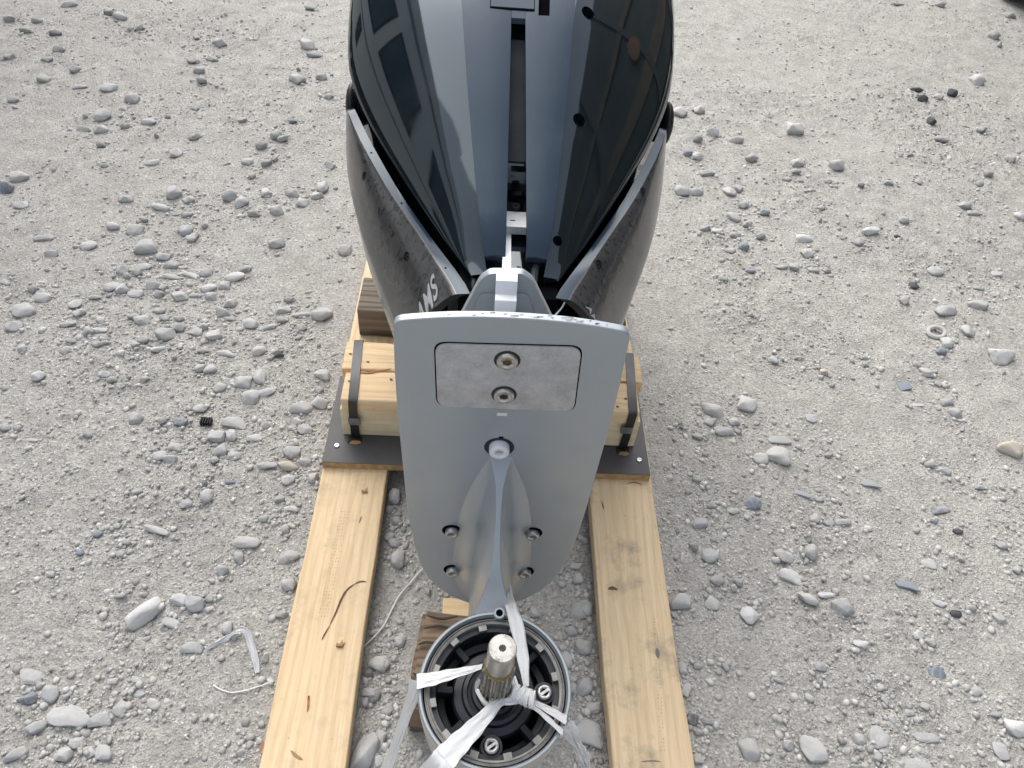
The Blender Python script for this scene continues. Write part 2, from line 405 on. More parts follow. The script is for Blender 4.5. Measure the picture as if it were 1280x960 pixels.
def round_poly(pts, r, n=5):
    out = []; N = len(pts)
    for i in range(N):
        p = Vector(pts[i]); a = Vector(pts[i-1]); b = Vector(pts[(i+1) % N])
        ri = r[i] if isinstance(r, (list, tuple)) else r
        if ri <= 0: out.append(tuple(p)); continue
        d1 = (a-p).normalized(); d2 = (b-p).normalized()
        for k in range(n+1):
            t = k/n; q = (p+d1*ri)*(1-t)**2+p*2*t*(1-t)+(p+d2*ri)*t*t; out.append(tuple(q))
    return out
def sock_bolt(name, c, axis, r, h, parent, mat='steel', hole='socket', washer=0.0):
    """cap screw with a real hexagon socket"""
    x, y, z = frame_of(axis); c = Vector(c); bm = bmesh.new(); n = 24
    def ring(f, hh): return [bm.verts.new(c+x*(f(i)*cos(2*pi*i/n))+y*(f(i)*sin(2*pi*i/n))+z*hh) for i in range(n)]
    hexr = lambda i: r*.48*cos(pi/6)/cos(((2*pi*i/n) % (pi/3))-pi/6)
    R = [ring(lambda i: r, 0), ring(lambda i: r, h*.8), ring(lambda i: r*.88, h), ring(hexr, h*.97), ring(hexr, h*.25)]
    for a, b in zip(R, R[1:]):
        for i in range(n): bm.faces.new((a[i], a[(i+1) % n], b[(i+1) % n], b[i]))
    o = frombm(name, bm, M[mat], parent, True, angle=30)
    lathe('socket', [(r*.5, h*.28), (0, h*.22)], c, z, M[hole], o, 12)
    if washer: lathe('washer', [(r*.9, 0), (washer, 0), (washer, h*.25), (r*.9, h*.3)], c, z, M['socket'], o, 24)
    return o

# ------------------------------------------------------------------ ground
def vnoise(x, y, freq, seed):
    r = np.random.default_rng(seed); T = r.random((256, 256)).astype(np.float32)
    X = x*freq+seed*7.3; Y = y*freq+seed*3.1
    xi = np.floor(X).astype(int); yi = np.floor(Y).astype(int); fx = X-xi; fy = Y-yi
    fx = fx*fx*(3-2*fx); fy = fy*fy*(3-2*fy)
    g = lambda a, b: T[a & 255, b & 255]
    return (g(xi, yi)*(1-fx)+g(xi+1, yi)*fx)*(1-fy)+(g(xi, yi+1)*(1-fx)+g(xi+1, yi+1)*fx)*fy-0.5
def gheight(x, y):
    x = np.asarray(x, dtype=float); y = np.asarray(y, dtype=float)
    h = 0.016*vnoise(x, y, 1.6, 1)+0.009*vnoise(x, y, 4.7, 2)+0.006*vnoise(x, y, 12, 3)+0.0045*vnoise(x, y, 30, 4)
    cl = np.clip(vnoise(x, y, 3.1, 9)*2.2+.55, 0.15, 1.2)
    h += cl*(0.009*np.abs(vnoise(x, y, 48, 5))+0.008*np.abs(vnoise(x, y, 85, 6))+0.0050*vnoise(x, y, 150, 7))-.002
    fade = np.clip((6.5-np.hypot(x-.3, y-2))/1.5, 0, 1)
    flat = np.clip((np.maximum(np.abs(x-.036)-.45, np.abs(y-.9)-1.2))/.25, 0, 1)      # firmer under the skid
    return (h-0.006)*fade*(0.55+.45*flat)-.002*(1-flat)
def axis_grid(lo, hi, step, far, grow=1.35):
    core = list(np.arange(lo, hi+step*.5, step)); a = [lo]; s = step
    while a[-1] > -far: s *= grow; a.append(a[-1]-s)
    b = [core[-1]]; s = step
    while b[-1] < far: s *= grow; b.append(b[-1]+s)
    return np.array(a[:0:-1]+core+b[1:])
gx = axis_grid(-2.3, 3.0, 0.0085, 150)
ya = [0.3]; 
while ya[-1] < 4.5: ya.append(ya[-1]+0.0055+0.0024*max(0, ya[-1]-.4))
yb = [0.3]; s = .0055
while yb[-1] > -150: s *= 1.35; yb.append(yb[-1]-s)
yc = [ya[-1]]; s = .015
while yc[-1] < 150: s *= 1.35; yc.append(yc[-1]+s)
gy = np.array(yb[:0:-1]+ya+yc[1:])
GX, GY = np.meshgrid(gx, gy); GZ = gheight(GX, GY)
nx, ny = len(gx), len(gy)
me = bpy.data.meshes.new('ground'); nv = nx*ny; nf = (nx-1)*(ny-1)
me.vertices.add(nv); me.vertices.foreach_set('co', np.stack([GX, GY, GZ], -1).astype(np.float32).ravel())
ii = (np.arange(ny-1)[:, None]*nx+np.arange(nx-1)[None, :]).ravel()
q = np.stack([ii, ii+1, ii+1+nx, ii+nx], -1).astype(np.int32)
me.loops.add(nf*4); me.loops.foreach_set('vertex_index', q.ravel())
me.polygons.add(nf); me.polygons.foreach_set('loop_start', np.arange(0, nf*4, 4, dtype=np.int32)); me.polygons.foreach_set('loop_total', np.full(nf, 4, np.int32))
me.polygons.foreach_set('use_smooth', np.ones(nf, bool)); me.update(); me.validate()
tag(link('ground', me, M['ground']), kind='structure')

# ------------------------------------------------------------------ stones
def project(p):
    d = Vector(p)-CAM; k = d.dot(F_); return 640+960*d.dot(R_)/k, 480-960*d.dot(U_)/k
def stone_mesh(kind, seed):
    rr = random.Random(seed); bm = bmesh.new()
    if kind == 'round': bmesh.ops.create_icosphere(bm, subdivisions=3, radius=1)
    else:
        for _ in range(rr.randint(16, 26)):
            v = Vector([rr.gauss(0, 1) for _ in range(3)]).normalized()*rr.uniform(.85, 1.15); bm.verts.new(v)
        r = bmesh.ops.convex_hull(bm, input=bm.verts[:])
        bmesh.ops.delete(bm, geom=[v for v in bm.verts if not v.link_faces], context='VERTS')
        bmesh.ops.bevel(bm, geom=bm.edges[:], offset=.10, segments=2, affect='EDGES', profile=.55)
        bmesh.ops.triangulate(bm, faces=bm.faces[:])
        bmesh.ops.subdivide_edges(bm, edges=[e for e in bm.edges if e.calc_length() > .5], cuts=1, use_grid_fill=False)
    from mathutils import noise
    o = Vector([rr.uniform(-50, 50) for _ in range(3)])
    for v in bm.verts:
        a = .36 if kind == 'round' else .14
        n = noise.noise(v.co*.9+o)*a+noise.noise(v.co*2.3+o)*a*.35+noise.noise(v.co*6+o)*.045
        v.co *= 1+n
    if kind == 'round' :   # a few worn flats
        for _ in range(8):
            d = Vector([rr.gauss(0, 1) for _ in range(3)]).normalized(); lim = rr.uniform(.58, .82)
            for v in bm.verts:
                t = v.co.dot(d)
                if t > lim: v.co -= d*(t-lim)*.85
    e = max(abs(v.co.x) for v in bm.verts), max(abs(v.co.y) for v in bm.verts), max(abs(v.co.z) for v in bm.verts)
    for v in bm.verts: v.co = Vector((v.co.x/e[0]*.5, v.co.y/e[1]*.5, v.co.z/e[2]*.5))
    for v in bm.verts:   # blunt the pinched ends
        u = abs(v.co.x)*2; w = abs(v.co.y)*2; v.co.y *= 1+.28*u*u*(1-w*.6); v.co.x *= 1+.28*w*w*(1-u*.6)
    for f in bm.faces: f.smooth = True
    for ed in bm.edges:
        if len(ed.link_faces) == 2 and ed.calc_face_angle(0) > radians(38): ed.smooth = False
    m_ = bpy.data.meshes.new('stone'); bm.to_mesh(m_); bm.free(); return m_
base = [stone_mesh('round', i) for i in range(12)]+[stone_mesh('angular', 100+i) for i in range(12)]
STONES = "-176,438,45,65,g 244,481,53,57,g -675,485,71,35,f 239,481,43,58,g -621,431,51,42,f 633,459,47,47,g 481,869,59,46,g 855,489,48,37,f 762,487,42,39,f 730,1130,62,48,g 1451,1517,72,57,l -777,556,54,27,f -458,845,62,30,g -365,599,38,39,l 515,458,33,40,g 1034,513,41,36,l -648,863,57,32,g 247,718,47,35,g 679,811,49,38,l 610,1198,47,55,g 434,738,47,36,g 773,742,46,38,g 1323,1177,61,45,w -79,468,36,33,g 816,439,54,23,f 571,717,40,38,l -78,746,38,38,g -141,814,40,39,g -560,1160,55,38,g -624,483,36,30,g -965,1795,67,51,g 682,1291,54,44,g -1188,1509,57,47,g -525,705,37,34,g -459,1036,44,39,g -156,595,40,28,g 227,563,35,32,g -176,541,31,34,g 593,1262,58,37,g -423,1544,55,46,g -414,1211,53,37,g -140,814,34,39,g -156,594,38,29,g -505,616,38,28,g -542,1241,40,48,g 1076,994,50,34,b 229,642,33,33,g 512,849,38,35,g -724,525,31,29,g 988,469,30,33,f -804,1442,49,43,g 243,722,34,34,g 1257,2071,64,58,l -835,1916,62,49,g -985,1997,59,53,g -177,967,36,37,g -736,421,37,21,g 230,642,32,31,g -414,1078,41,35,g -597,428,30,25,g -555,711,37,27,g 1366,1699,68,39,g -661,424,30,24,g 700,757,42,26,g -366,812,42,26,g -413,1039,46,29,w -1265,1823,59,43,g 675,855,42,29,g -570,1287,42,39,g 747,1180,60,26,f -723,466,38,19,g -589,1113,39,35,g -533,1307,37,43,g 225,561,29,28,g 746,769,39,28,l -565,953,30,39,g -758,514,34,22,b 1165,2720,79,57,g -1465,2118,65,44,g -690,1688,54,38,g -1194,1455,49,35,g 740,867,33,33,g 501,740,31,31,f -353,751,30,30,g -599,505,26,26,g -1472,2053,51,53,b 638,989,40,29,b -138,461,23,29,g -969,2068,50,52,g 835,948,37,31,g 550,773,34,27,g -1352,2522,58,59,g -372,1232,36,35,g 776,2379,56,57,g 686,1121,39,31,g -673,1728,47,40,g -1025,1881,49,44,g -1061,1467,42,37,g -818,1596,52,32,g 1482,1738,53,41,g -526,2161,40,63,g 921,611,32,24,b 195,613,21,32,g 505,930,35,27,g -803,2078,47,47,g -382,1325,45,28,g -569,1072,32,31,g 996,852,36,26,f -719,3105,67,62,b 1028,2020,61,37,g 245,525,29,21,g -393,1147,35,29,g -447,655,25,26,g -787,1157,35,30,g -804,1388,38,33,g -1006,1624,41,38,g -1131,1796,43,41,g 666,2254,54,46,g -605,1847,47,38,g 1414,1892,53,40,g -159,535,27,22,k -552,1486,47,29,g -560,666,34,19,g -671,1079,40,24,g -864,1677,50,32,g -626,1422,42,29,g -877,1487,43,31,g -898,1638,45,33,g -137,423,22,23,g 243,526,31,19,g 1397,1614,39,42,g -402,1827,40,42,g -465,805,28,26,g -491,779,26,26,g -402,1002,33,26,g -536,1062,34,26,g -599,1493,40,33,g -682,1443,39,32,g -883,1886,45,39,g 842,1253,45,26,f -509,1258,47,23,g 452,911,25,32,g -503,1117,37,25,l -684,1539,42,31,g 517,792,27,26,g -379,927,29,26,g -472,1539,44,30,g -552,1116,32,29,l -1163,1564,44,31,g -1282,2646,60,47,g -1394,2716,60,49,g -971,1446,37,32,l 835,534,21,26,g -748,1636,42,33,l -651,444,22,20,g 1098,731,34,21,g 420,563,19,28,g 1312,1559,39,37,l 1265,2476,50,52,g 815,2119,45,44,g 724,484,22,23,g -674,1578,37,34,g -753,2049,43,42,g -762,3190,57,63,g 204,558,21,25,g -553,1397,38,28,g -672,1044,34,23,g 833,2271,45,47,g -697,1051,28,28,g -1056,1279,32,30,l 228,786,26,24,g 449,506,23,21,b 1610,1893,36,48,g 1278,1059,32,27,g 1205,1438,44,27,g -619,1266,33,27,g -743,2874,63,44,g -933,1602,45,27,g -948,1718,46,28,g -1106,2039,51,33,g -1394,1970,50,32,g -652,1196,36,24,g 2130,3268,58,66,g 1227,1287,34,30,g 687,616,25,21,g -727,1456,34,30,g 740,2801,53,51,g -605,930,29,22,g -613,2111,44,38,g -639,2010,42,37,g -680,1149,32,25,b -735,2448,48,44,g -1000,1694,38,32,g -1037,2313,46,42,g -1380,2173,44,40,g -123,640,22,22,g 226,442,23,18,g 208,672,26,20,g 135,707,21,25,g 1667,2215,52,38,g -876,1730,43,29,g -1319,2426,52,38,g -546,515,23,18,g 781,661,27,19,l -628,551,19,23,g -658,1325,34,25,g -1070,1543,36,29,g -1098,1897,41,34,g 1015,1859,38,38,g 588,469,22,19,g -684,1329,31,28,g -709,1649,34,33,g -156,853,28,20,g -172,659,25,19,g 1534,2575,39,59,g 821,2834,52,49,g 420,440,18,21,g 911,688,29,18,l -124,640,21,21,g 1014,1937,39,37,g -351,1010,24,26,g -575,2068,39,37,g -577,531,22,18,g -812,1693,46,24,g -850,1856,36,34,g -1647,2758,46,50,g 421,510,21,19,k -187,868,28,19,g -589,555,27,14,g -526,1552,37,26,g -636,1383,49,17,g -771,1702,39,28,g -772,1603,37,27,g -910,1766,39,29,g -1027,1370,34,24,g -1211,1746,39,29,g -1407,2514,48,40,g 1125,2485,45,44,g 753,2490,44,43,g 642,1231,31,25,g -694,2106,39,36,g -730,1598,34,29,g -974,1616,34,30,g -1045,1507,32,28,g 114,692,24,19,g -155,855,26,20,g 1825,2217,39,45,g 799,520,21,19,g 773,955,29,20,g 417,603,15,29,g -1183,2502,58,31,g 211,495,20,18,g -129,446,19,18,g -1098,2249,49,31,g -1107,3141,56,46,g -1562,3320,63,44,g -158,911,25,21,g 1219,1328,36,23,g 981,759,28,17,g -1036,1578,37,25,g 845,2663,43,46,g 794,1457,31,28,g 745,2034,37,36,g -777,1468,30,27,g 1648,2259,43,39,g 717,2256,42,36,g 600,586,23,17,g 586,967,28,20,g 581,1226,30,23,g -377,1052,28,20,g -521,2294,41,36,g -535,2109,39,33,g -628,407,21,15,g -795,2281,41,36,g -915,2043,38,33,g -1018,1472,32,26,g -1482,3201,51,50,g 925,2619,56,34,g -1380,2430,52,31,g -1502,2716,55,34,g -986,1486,34,23,g -383,877,22,21,g -417,1172,26,23,g 2399,3656,65,53,g 1141,1316,35,22,f 1130,1105,33,20,g 746,898,30,17,b -906,1293,33,20,g -992,1086,31,18,g -1291,1626,22,40,g -1809,3420,70,38,g 1200,1064,27,23,g 933,673,23,18,g -1141,1377,29,25,g 225,816,22,20,g -157,910,22,21,g 986,578,20,19,g 746,451,19,17,g -998,1437,27,27,g 1182,904,27,19,g 1010,737,25,17,k -353,686,24,15,g -525,1514,33,23,g -767,2377,42,34,g -807,1281,30,21,g 814,1948,34,32,b 706,2043,35,33,g -412,950,24,19,g -847,1414,28,25,g -1680,2991,54,38,g 1743,2706,58,33,g 956,2496,45,34,g -817,3560,55,47,g -1983,3244,51,44,g 1103,2420,41,36,g 718,1790,34,27,g 540,1178,28,20,g -1131,2412,39,35,g 1284,1522,29,28,b 953,1868,32,32,g 853,2079,34,34,g 562,789,20,20,g -488,1154,24,21,g -731,2276,35,36,g -133,510,18,16,g -181,575,18,17,d -192,523,18,16,g -1061,1114,25,20,g -1087,2816,42,40,g -709,1995,38,25,g -1006,2418,40,32,g -1116,2893,44,39,g -1560,2842,47,36,g -691,1387,35,17,g -850,1535,36,19,g 1187,842,21,20,g -705,2303,32,36,g -868,1628,26,27,g -1124,1244,23,23,g 1968,2595,39,41,g 1315,1814,32,29,k 1218,956,24,20,g 883,2013,33,30,g 869,2300,30,40,g -371,435,18,14,g -498,715,17,19,g -505,1388,27,22,k -826,1503,27,23,g 239,928,19,21,g -175,936,19,21,g 2408,3750,53,54,g 1100,1124,26,20,g 1005,536,21,15,g 799,2016,35,28,g 541,978,25,17,g -713,954,24,17,g -761,849,22,16,b -880,1276,27,20,g -902,1967,33,27,g -957,1687,31,24,g -1017,1932,33,27,g -1835,2906,42,40,g 1521,1818,35,26,g 795,554,14,20,g -127,517,17,15,g -173,660,18,16,g 1048,752,22,16,g 870,545,20,14,g 865,2194,35,31,g 502,610,16,18,g -436,899,22,16,g 1873,3067,46,41,g 1403,2155,32,34,g 1255,1736,28,28,g 448,609,18,15,g -520,1599,30,21,g -671,716,21,14,g -699,804,19,17,g -708,2430,38,30,g -907,1503,29,21,g -1685,2597,39,33,g 229,684,19,16,g -1753,3136,55,31,d 1951,3114,44,42,k -467,1452,27,20,g -864,1394,26,20,g -940,1399,26,20,g 1826,2474,35,36,g 1203,2011,31,29,g 1105,2119,32,30,g 918,1419,31,19,w 802,946,26,15,g 428,488,17,14,g -360,448,14,15,g -384,1274,20,23,g -464,1490,25,22,g -574,1044,21,17,g -718,1474,25,22,g -782,807,19,16,b -870,1600,26,23,g -873,1105,22,18,g -1200,1593,26,23,g 247,876,19,17,g 191,803,18,17,g 1094,935,25,15,k -655,2909,43,32,g -659,1517,36,15,g -787,1504,29,18,g -1211,3186,45,35,g 913,1862,38,20,g 867,1470,33,17,g -527,989,27,12,b 1943,2803,38,38,g 1651,2056,31,29,g 777,2602,36,33,g 518,1052,22,17,g -659,638,14,17,g -816,756,19,14,g 1752,2844,35,41,k 417,714,16,16,g -722,1150,20,18,g 1791,3038,43,36,k 1769,2408,37,30,g -1027,1404,26,18,g -125,546,15,14,g -602,2761,31,37,g -1452,3226,34,43,g 725,2503,32,32,b 1062,2373,39,24,g 927,2146,36,22,b 809,1832,33,19,b 1422,2375,34,28,g 1226,1239,24,18,g 798,1009,22,15,g -415,905,20,14,g -697,832,20,13,g -728,872,20,13,g -752,2959,38,33,g -978,1671,27,20,g -1162,2965,38,33,g -1251,2460,33,28,g 1193,1467,22,22,g -696,521,14,12,g 771,1929,32,20,g 1796,3122,52,27,k -1096,2996,49,24,g 2641,4057,56,39,g 2306,4142,57,40,g 1059,1863,27,23,g -1697,2907,42,26,g -1866,3240,45,29,g -1874,3143,44,28,g 1539,2395,27,32,g 705,437,14,12,g -758,2198,25,28,g 854,1137,23,14,g -1057,2609,35,26,b 2065,4121,70,29,g 1573,2580,31,31,g 1228,1398,22,19,g 1045,1458,22,19,g 780,581,16,12,g 643,1199,20,16,g -870,2538,31,25,g -580,981,15,16,d -1615,3344,41,30,d 1205,2374,29,25,g -637,1079,20,12,g 1126,2308,33,20,g -1283,2326,32,19,d 684,465,12,11,g 1130,2195,26,23,g 551,1124,18,14,g 1051,1484,22,15,g 787,725,17,10,g -961,1392,21,14,g -701,2561,37,17,b -1233,2211,25,20,g 1244,1392,18,17,g 1072,865,15,13,g 586,519,13,10,g 506,1208,17,14,d -849,1370,21,12,g 1317,2351,24,22,d 1048,961,15,12,b 772,1626,19,16,b -1129,2542,29,17,d -882,1005,12,12,g 1346,2061,22,15,k"
tonename = dict(g='grey', l='pale', d='dark', b='bluish', k='charcoal', w='cream', f='dusty')
cache = {}
def stone_variant(i, t):
    if (i, t) not in cache:
        m_ = base[i].copy(); m_.materials.append(M['stone_'+('l' if t == 'f' else t)] if t != 'f' else M['stone_g']); cache[(i, t)] = m_
    return cache[(i, t)]
def inside_skid(x, y, m=0.0): return (-.325-m < x < -.185+m) or (.257-m < x < .397+m) or (y > .99 and -.34 < x < .41)
allst = [s.split(',') for s in STONES.split()]
small = []; placed = []
special = {0: None}
G_ST = 'loose stones lying on the gravel ground'
count = 0
for n_, (a, b_, w, d, t) in enumerate(allst):
    x, y, w, d = float(a)/1000, float(b_)/1000, float(w)/1000, float(d)/1000
    if -.10 < x < .12 and .44 < y < .66: continue
    rr = random.Random(n_*31+5); h = min(w, d)*(rr.uniform(.6, .9) if t != 'f' else .30)
    # keep clear of the runners
    for x0, x1 in ((-.325, -.185), (.257, .397)):
        if y < 1.95 and x0-w/2 < x < x1+w/2:
            x = x0-w/2-.002 if x < (x0+x1)/2 else x1+w/2+.002
    z = float(gheight(x, y))
    if count >= 296: small.append((x, y, z, w, d, h, t)); continue
    kind = rr.randrange(12) if (rr.random() < .42 and t not in 'bkl') else 12+rr.randrange(12)
    o = bpy.data.objects.new('stone', stone_variant(kind, t)); C.objects.link(o)
    flip = rr.random() < .5
    o.location = (x, y, z+h*(.5-.34)); o.scale = (w*1.08, d*1.08, h*1.1)
    o.rotation_euler = (rr.uniform(-.12, .12), rr.uniform(-.12, .12), rr.uniform(-.45, .45)+(pi if flip else 0))
    ppx, ppy = project((x, y, z))
    col = ['far left', 'left', 'centre left', 'centre', 'centre right', 'right', 'far right'][int(np.searchsorted([130, 270, 430, 760, 950, 1110], ppx))]
    row = ['top', 'upper', 'middle', 'lower', 'bottom'][int(np.searchsorted([130, 320, 520, 760], ppy))]
    side = 'between the runners' if -.2 < x < .27 and y < 1 else ('beside the skid' if abs(x-.036) < .55 else 'on the gravel')
    shape = 'rounded' if kind < 12 else 'angular'
    sz = 'big' if max(w, d) > .05 else ('medium' if max(w, d) > .034 else 'small')
    placed.append((o, '%s %s %s stone %s, %s %s of the photo' % (sz, tonename[t], shape, side, row, col), ppy)); count += 1
lab = {}
for o, l, py_ in placed: lab.setdefault(l, []).append((py_, o))
ORD = ['nearest', 'second nearest', 'third nearest', 'fourth nearest', 'fifth nearest', 'sixth nearest', 'seventh nearest', 'eighth nearest', 'ninth nearest', 'tenth nearest', 'eleventh nearest', 'twelfth nearest', 'thirteenth nearest', 'fourteenth nearest', 'fifteenth nearest', 'sixteenth nearest']
for l, os_ in lab.items():
    os_.sort(key=lambda a: -a[0])
    for i, (py_, o) in enumerate(os_):
        tag(o, l if len(os_) == 1 else l.replace(' of the photo', '')+', '+ORD[min(i, 15)], 'stone', G_ST)
# the long pale rock, lower left of the picture
def rock(name, c, ang, sx, sy, sz, seed, t, label, kind=5):
    o = bpy.data.objects.new(name, stone_variant(kind, t)); C.objects.link(o)
    o.location = (c[0], c[1], float(gheight(c[0], c[1]))+sz*.3); o.scale = (sx, sy, sz); o.rotation_euler = (0.05, .03, ang)
    return tag(o, label, 'rock')
p = at(177, 763, z=.01); rock('rock', p, radians(50), .076, .040, .036, 3, 'l', 'long pale lumpy rock lying diagonally left of the left runner', 4)
# grey slate shards
for (px, py, L, W, ang, nm) in ((1137, 730, .050, .026, -.25, 'triangular bluish slate shard lying far right of the right runner'),
                                (1090, 604, .044, .024, -.1, 'thin pointed slate shard right of the skid, level with the plywood'),
                                (1132, 480, .034, .030, .1, 'square blue grey slate chip on the ground at mid right'),
                                (1006, 614, .040, .012, -.5, 'narrow grey slate splinter right of the skid')):
    p = at(px, py, z=.004); z = float(gheight(p.x, p.y))
    rr = random.Random(px); tri = 'triang' in nm or 'pointed' in nm
    pts = [(-.5, .1), (-.2, .5), (.25, .35), (.5, -.35), (.1, -.2), (-.4, -.15)] if tri else [(-.5, -.5), (-.46, .45), (.1, .5), (.5, .38), (.44, -.42)]
    ca, sa = cos(ang), sin(ang)
    fn = lambda u, v, w: Vector((p.x+(u*ca*L-v*sa*W), p.y+(u*sa*L+v*ca*W), z+.001+w+u*.006))
    tag(extrude_poly('slate_shard', pts, fn, .0055, M['stone_b'], None, .0008), nm, 'stone')

# pebbles: everything too small to pick apart, real geometry in one object
def ico():
    bm = bmesh.new(); bmesh.ops.create_icosphere(bm, subdivisions=1, radius=.5)
    v = np.array([v.co[:] for v in bm.verts]); f = np.array([[x.index for x in fc.verts] for fc in bm.faces]); bm.free(); return v, f
def octa():
    v = np.array([[.5, 0, 0], [-.5, 0, 0], [0, .5, 0], [0, -.5, 0], [0, 0, .5], [0, 0, -.5]]); f = np.array([[0, 2, 4], [2, 1, 4], [1, 3, 4], [3, 0, 4], [2, 0, 5], [1, 2, 5], [3, 1, 5], [0, 3, 5]]); return v, f
def scatter(n, lo, hi, pw, shape, cluster):
    xs = RNG.uniform(-2.4, 3.1, n*6); ys = RNG.uniform(.1, 4.6, n*6)
    # only where the ground is in or just beside the view
    keep = (xs > -.55-.52*ys-.12) & (xs < .85+.5*ys)
    cl = vnoise(xs, ys, 3.1, 9)*1.4+vnoise(xs, ys, 7.7, 21)*1.2+.45
    keep &= RNG.random(n*6) < np.clip(cl, .12*(1-cluster)+.05, 1)
    nearw = np.clip(1.25-.22*ys, .3, 1); keep &= RNG.random(n*6) < nearw
    for x0, x1 in ((-.33, -.18), (.252, .402)): keep &= ~((xs > x0) & (xs < x1) & (ys < 1.95))
    keep &= ~((xs > -.11) & (xs < .13) & (ys > .45) & (ys < .67))
    xs, ys = xs[keep][:n], ys[keep][:n]; n = len(xs)
    s = lo*(1-RNG.random(n)*(1-(hi/lo)**(-pw)))**(-1/pw)
    return xs, ys, s
def build(name, sets):
    V = []; Fc = []; T = []; base_i = 0
    for (xs, ys, sx, sy, sz, tone, shape) in sets:
        v0, f0 = shape; n = len(xs)
        v = np.repeat(v0[None], n, 0)*(1+RNG.uniform(-.28, .28, (n, len(v0), 3)))
        v *= np.stack([sx, sy, sz], -1)[:, None, :]
        tx, ty, tz = RNG.uniform(-.5, .5, n), RNG.uniform(-.5, .5, n), RNG.uniform(0, 6.28, n)
        for a, (i, j) in ((tx, (1, 2)), (ty, (0, 2)), (tz, (0, 1))):
            c, s_ = np.cos(a)[:, None], np.sin(a)[:, None]
            vi = v[:, :, i]*c-v[:, :, j]*s_; vj = v[:, :, i]*s_+v[:, :, j]*c; v[:, :, i] = vi; v[:, :, j] = vj
        v[:, :, 0] += xs[:, None]; v[:, :, 1] += ys[:, None]; v[:, :, 2] += (gheight(xs, ys)+sz*.12)[:, None]
        V.append(v.reshape(-1, 3)); Fc.append((f0[None]+(np.arange(n)*len(v0))[:, None, None]).reshape(-1, 3)+base_i)
        T.append(np.repeat(tone, len(v0))); base_i += n*len(v0)
    V = np.concatenate(V).astype(np.float32); Fc = np.concatenate(Fc).astype(np.int32); T = np.concatenate(T).astype(np.float32)
    me = bpy.data.meshes.new(name); me.vertices.add(len(V)); me.vertices.foreach_set('co', V.ravel())
    me.loops.add(Fc.size); me.loops.foreach_set('vertex_index', Fc.ravel()); me.polygons.add(len(Fc))
    me.polygons.foreach_set('loop_start', np.arange(0, Fc.size, 3, dtype=np.int32)); me.polygons.foreach_set('loop_total', np.full(len(Fc), 3, np.int32))
    at_ = me.attributes.new('tone', 'FLOAT', 'POINT'); at_.data.foreach_set('value', T); me.update(); me.validate()
    return link(name, me, M['pebbles'])
I_, O_ = ico(), octa()
x1, y1, s1 = scatter(7000, .006, .018, 2.2, I_, .6)
x2, y2, s2 = scatter(26000, .0032, .0065, 2.0, I_, .4)
x3, y3, s3 = scatter(48000, .0016, .0034, 1.5, O_, .2)
def dims(s): n = len(s); return s*RNG.uniform(.85, 1.35, n), s*RNG.uniform(.75, 1.15, n), s*RNG.uniform(.45, .8, n)
def tones(n):
    t = RNG.normal(.5, .26, n); t[RNG.random(n) < .05] = -.25; return np.clip(t, -.3, 1.1)
# crumbs gathered round every larger stone
big_ = np.array([(float(s_[0])/1000, float(s_[1])/1000, float(s_[2])/1000) for s_ in allst])
kx = np.repeat(big_[:, 0], 26); ky = np.repeat(big_[:, 1], 26); kr = np.repeat(big_[:, 2], 26)
ra = RNG.uniform(0, 6.283, len(kx)); rd = kr*(.5+np.abs(RNG.normal(0, .9, len(kx))))
x4 = kx+rd*np.cos(ra); y4 = ky+rd*np.sin(ra)
ok_ = np.ones(len(x4), bool)
for a0, a1 in ((-.33, -.18), (.252, .402)): ok_ &= ~((x4 > a0) & (x4 < a1) & (y4 < 1.95))
ok_ &= ~((x4 > -.11) & (x4 < .13) & (y4 > .45) & (y4 < .67))
x4, y4 = x4[ok_], y4[ok_]; s4 = .004*(1-RNG.random(len(x4))*(1-(.017/.004)**-1.7))**(-1/1.7)
sets = [(x4, y4, *dims(s4), tones(len(x4)), I_), (x1, y1, *dims(s1), tones(len(x1)), I_), (x2, y2, *dims(s2), tones(len(x2)), I_), (x3, y3, *dims(s3), tones(len(x3)), O_)]
tag(build('pebbles', sets), 'fine pebbles and grit scattered all over the grey gravel', 'pebbles', kind='stuff')
# stones of the photograph past the three hundred largest
bmv, bmf = [], []; ss = bpy.data.meshes.new('small_stones'); bm = bmesh.new()
for i, (x, y, z, w, d, h, t) in enumerate(small):
    m_ = base[i % 24]; n0 = len(bm.verts); rr = random.Random(i); a = rr.uniform(0, 6.28)
    bm2 = bmesh.new(); bm2.from_mesh(m_)
    bm2.transform(Matrix.Translation((x, y, z+h*.25)) @ Matrix.Diagonal((w*1.05, d*1.05, h*1.1, 1)) @ Matrix.Rotation(a, 4, 'Z'))
    tmp = bpy.data.meshes.new('t'); bm2.to_mesh(tmp); bm2.free()
    nf0 = len(bm.faces); bm.from_mesh(tmp); bpy.data.meshes.remove(tmp)
    bm.faces.ensure_lookup_table()
    mi = 'gldbkwf'.index(t)
    for fc in bm.faces[nf0:]: fc.material_index = mi
bm.to_mesh(ss); bm.free()
def small_mat(nm, c):
    b = NB(nm); v = b.coord(); f = b.noise(v, 60, 5, .65)
    b.set(Base_Color=b.ramp(f, [(0.3, tuple(k*.78 for k in c)), (0.7, tuple(k*1.15 for k in c))]), Roughness=.9, Normal=b.bump(f, .5, .002)); return b.m
for nm, c in (('grey', (.37, .37, .36)), ('pale', (.5, .5, .49)), ('dark', (.2, .2, .2)), ('blue', (.25, .28, .31)), ('charcoal', (.08, .085, .09)), ('cream', (.52, .48, .4)), ('dusty', (.44, .43, .41))):
    ss.materials.append(small_mat('small_stone_'+nm, c))
tag(link('small_stones', ss, None), 'smaller stones spread between the larger ones on the gravel', 'stones', kind='stuff')

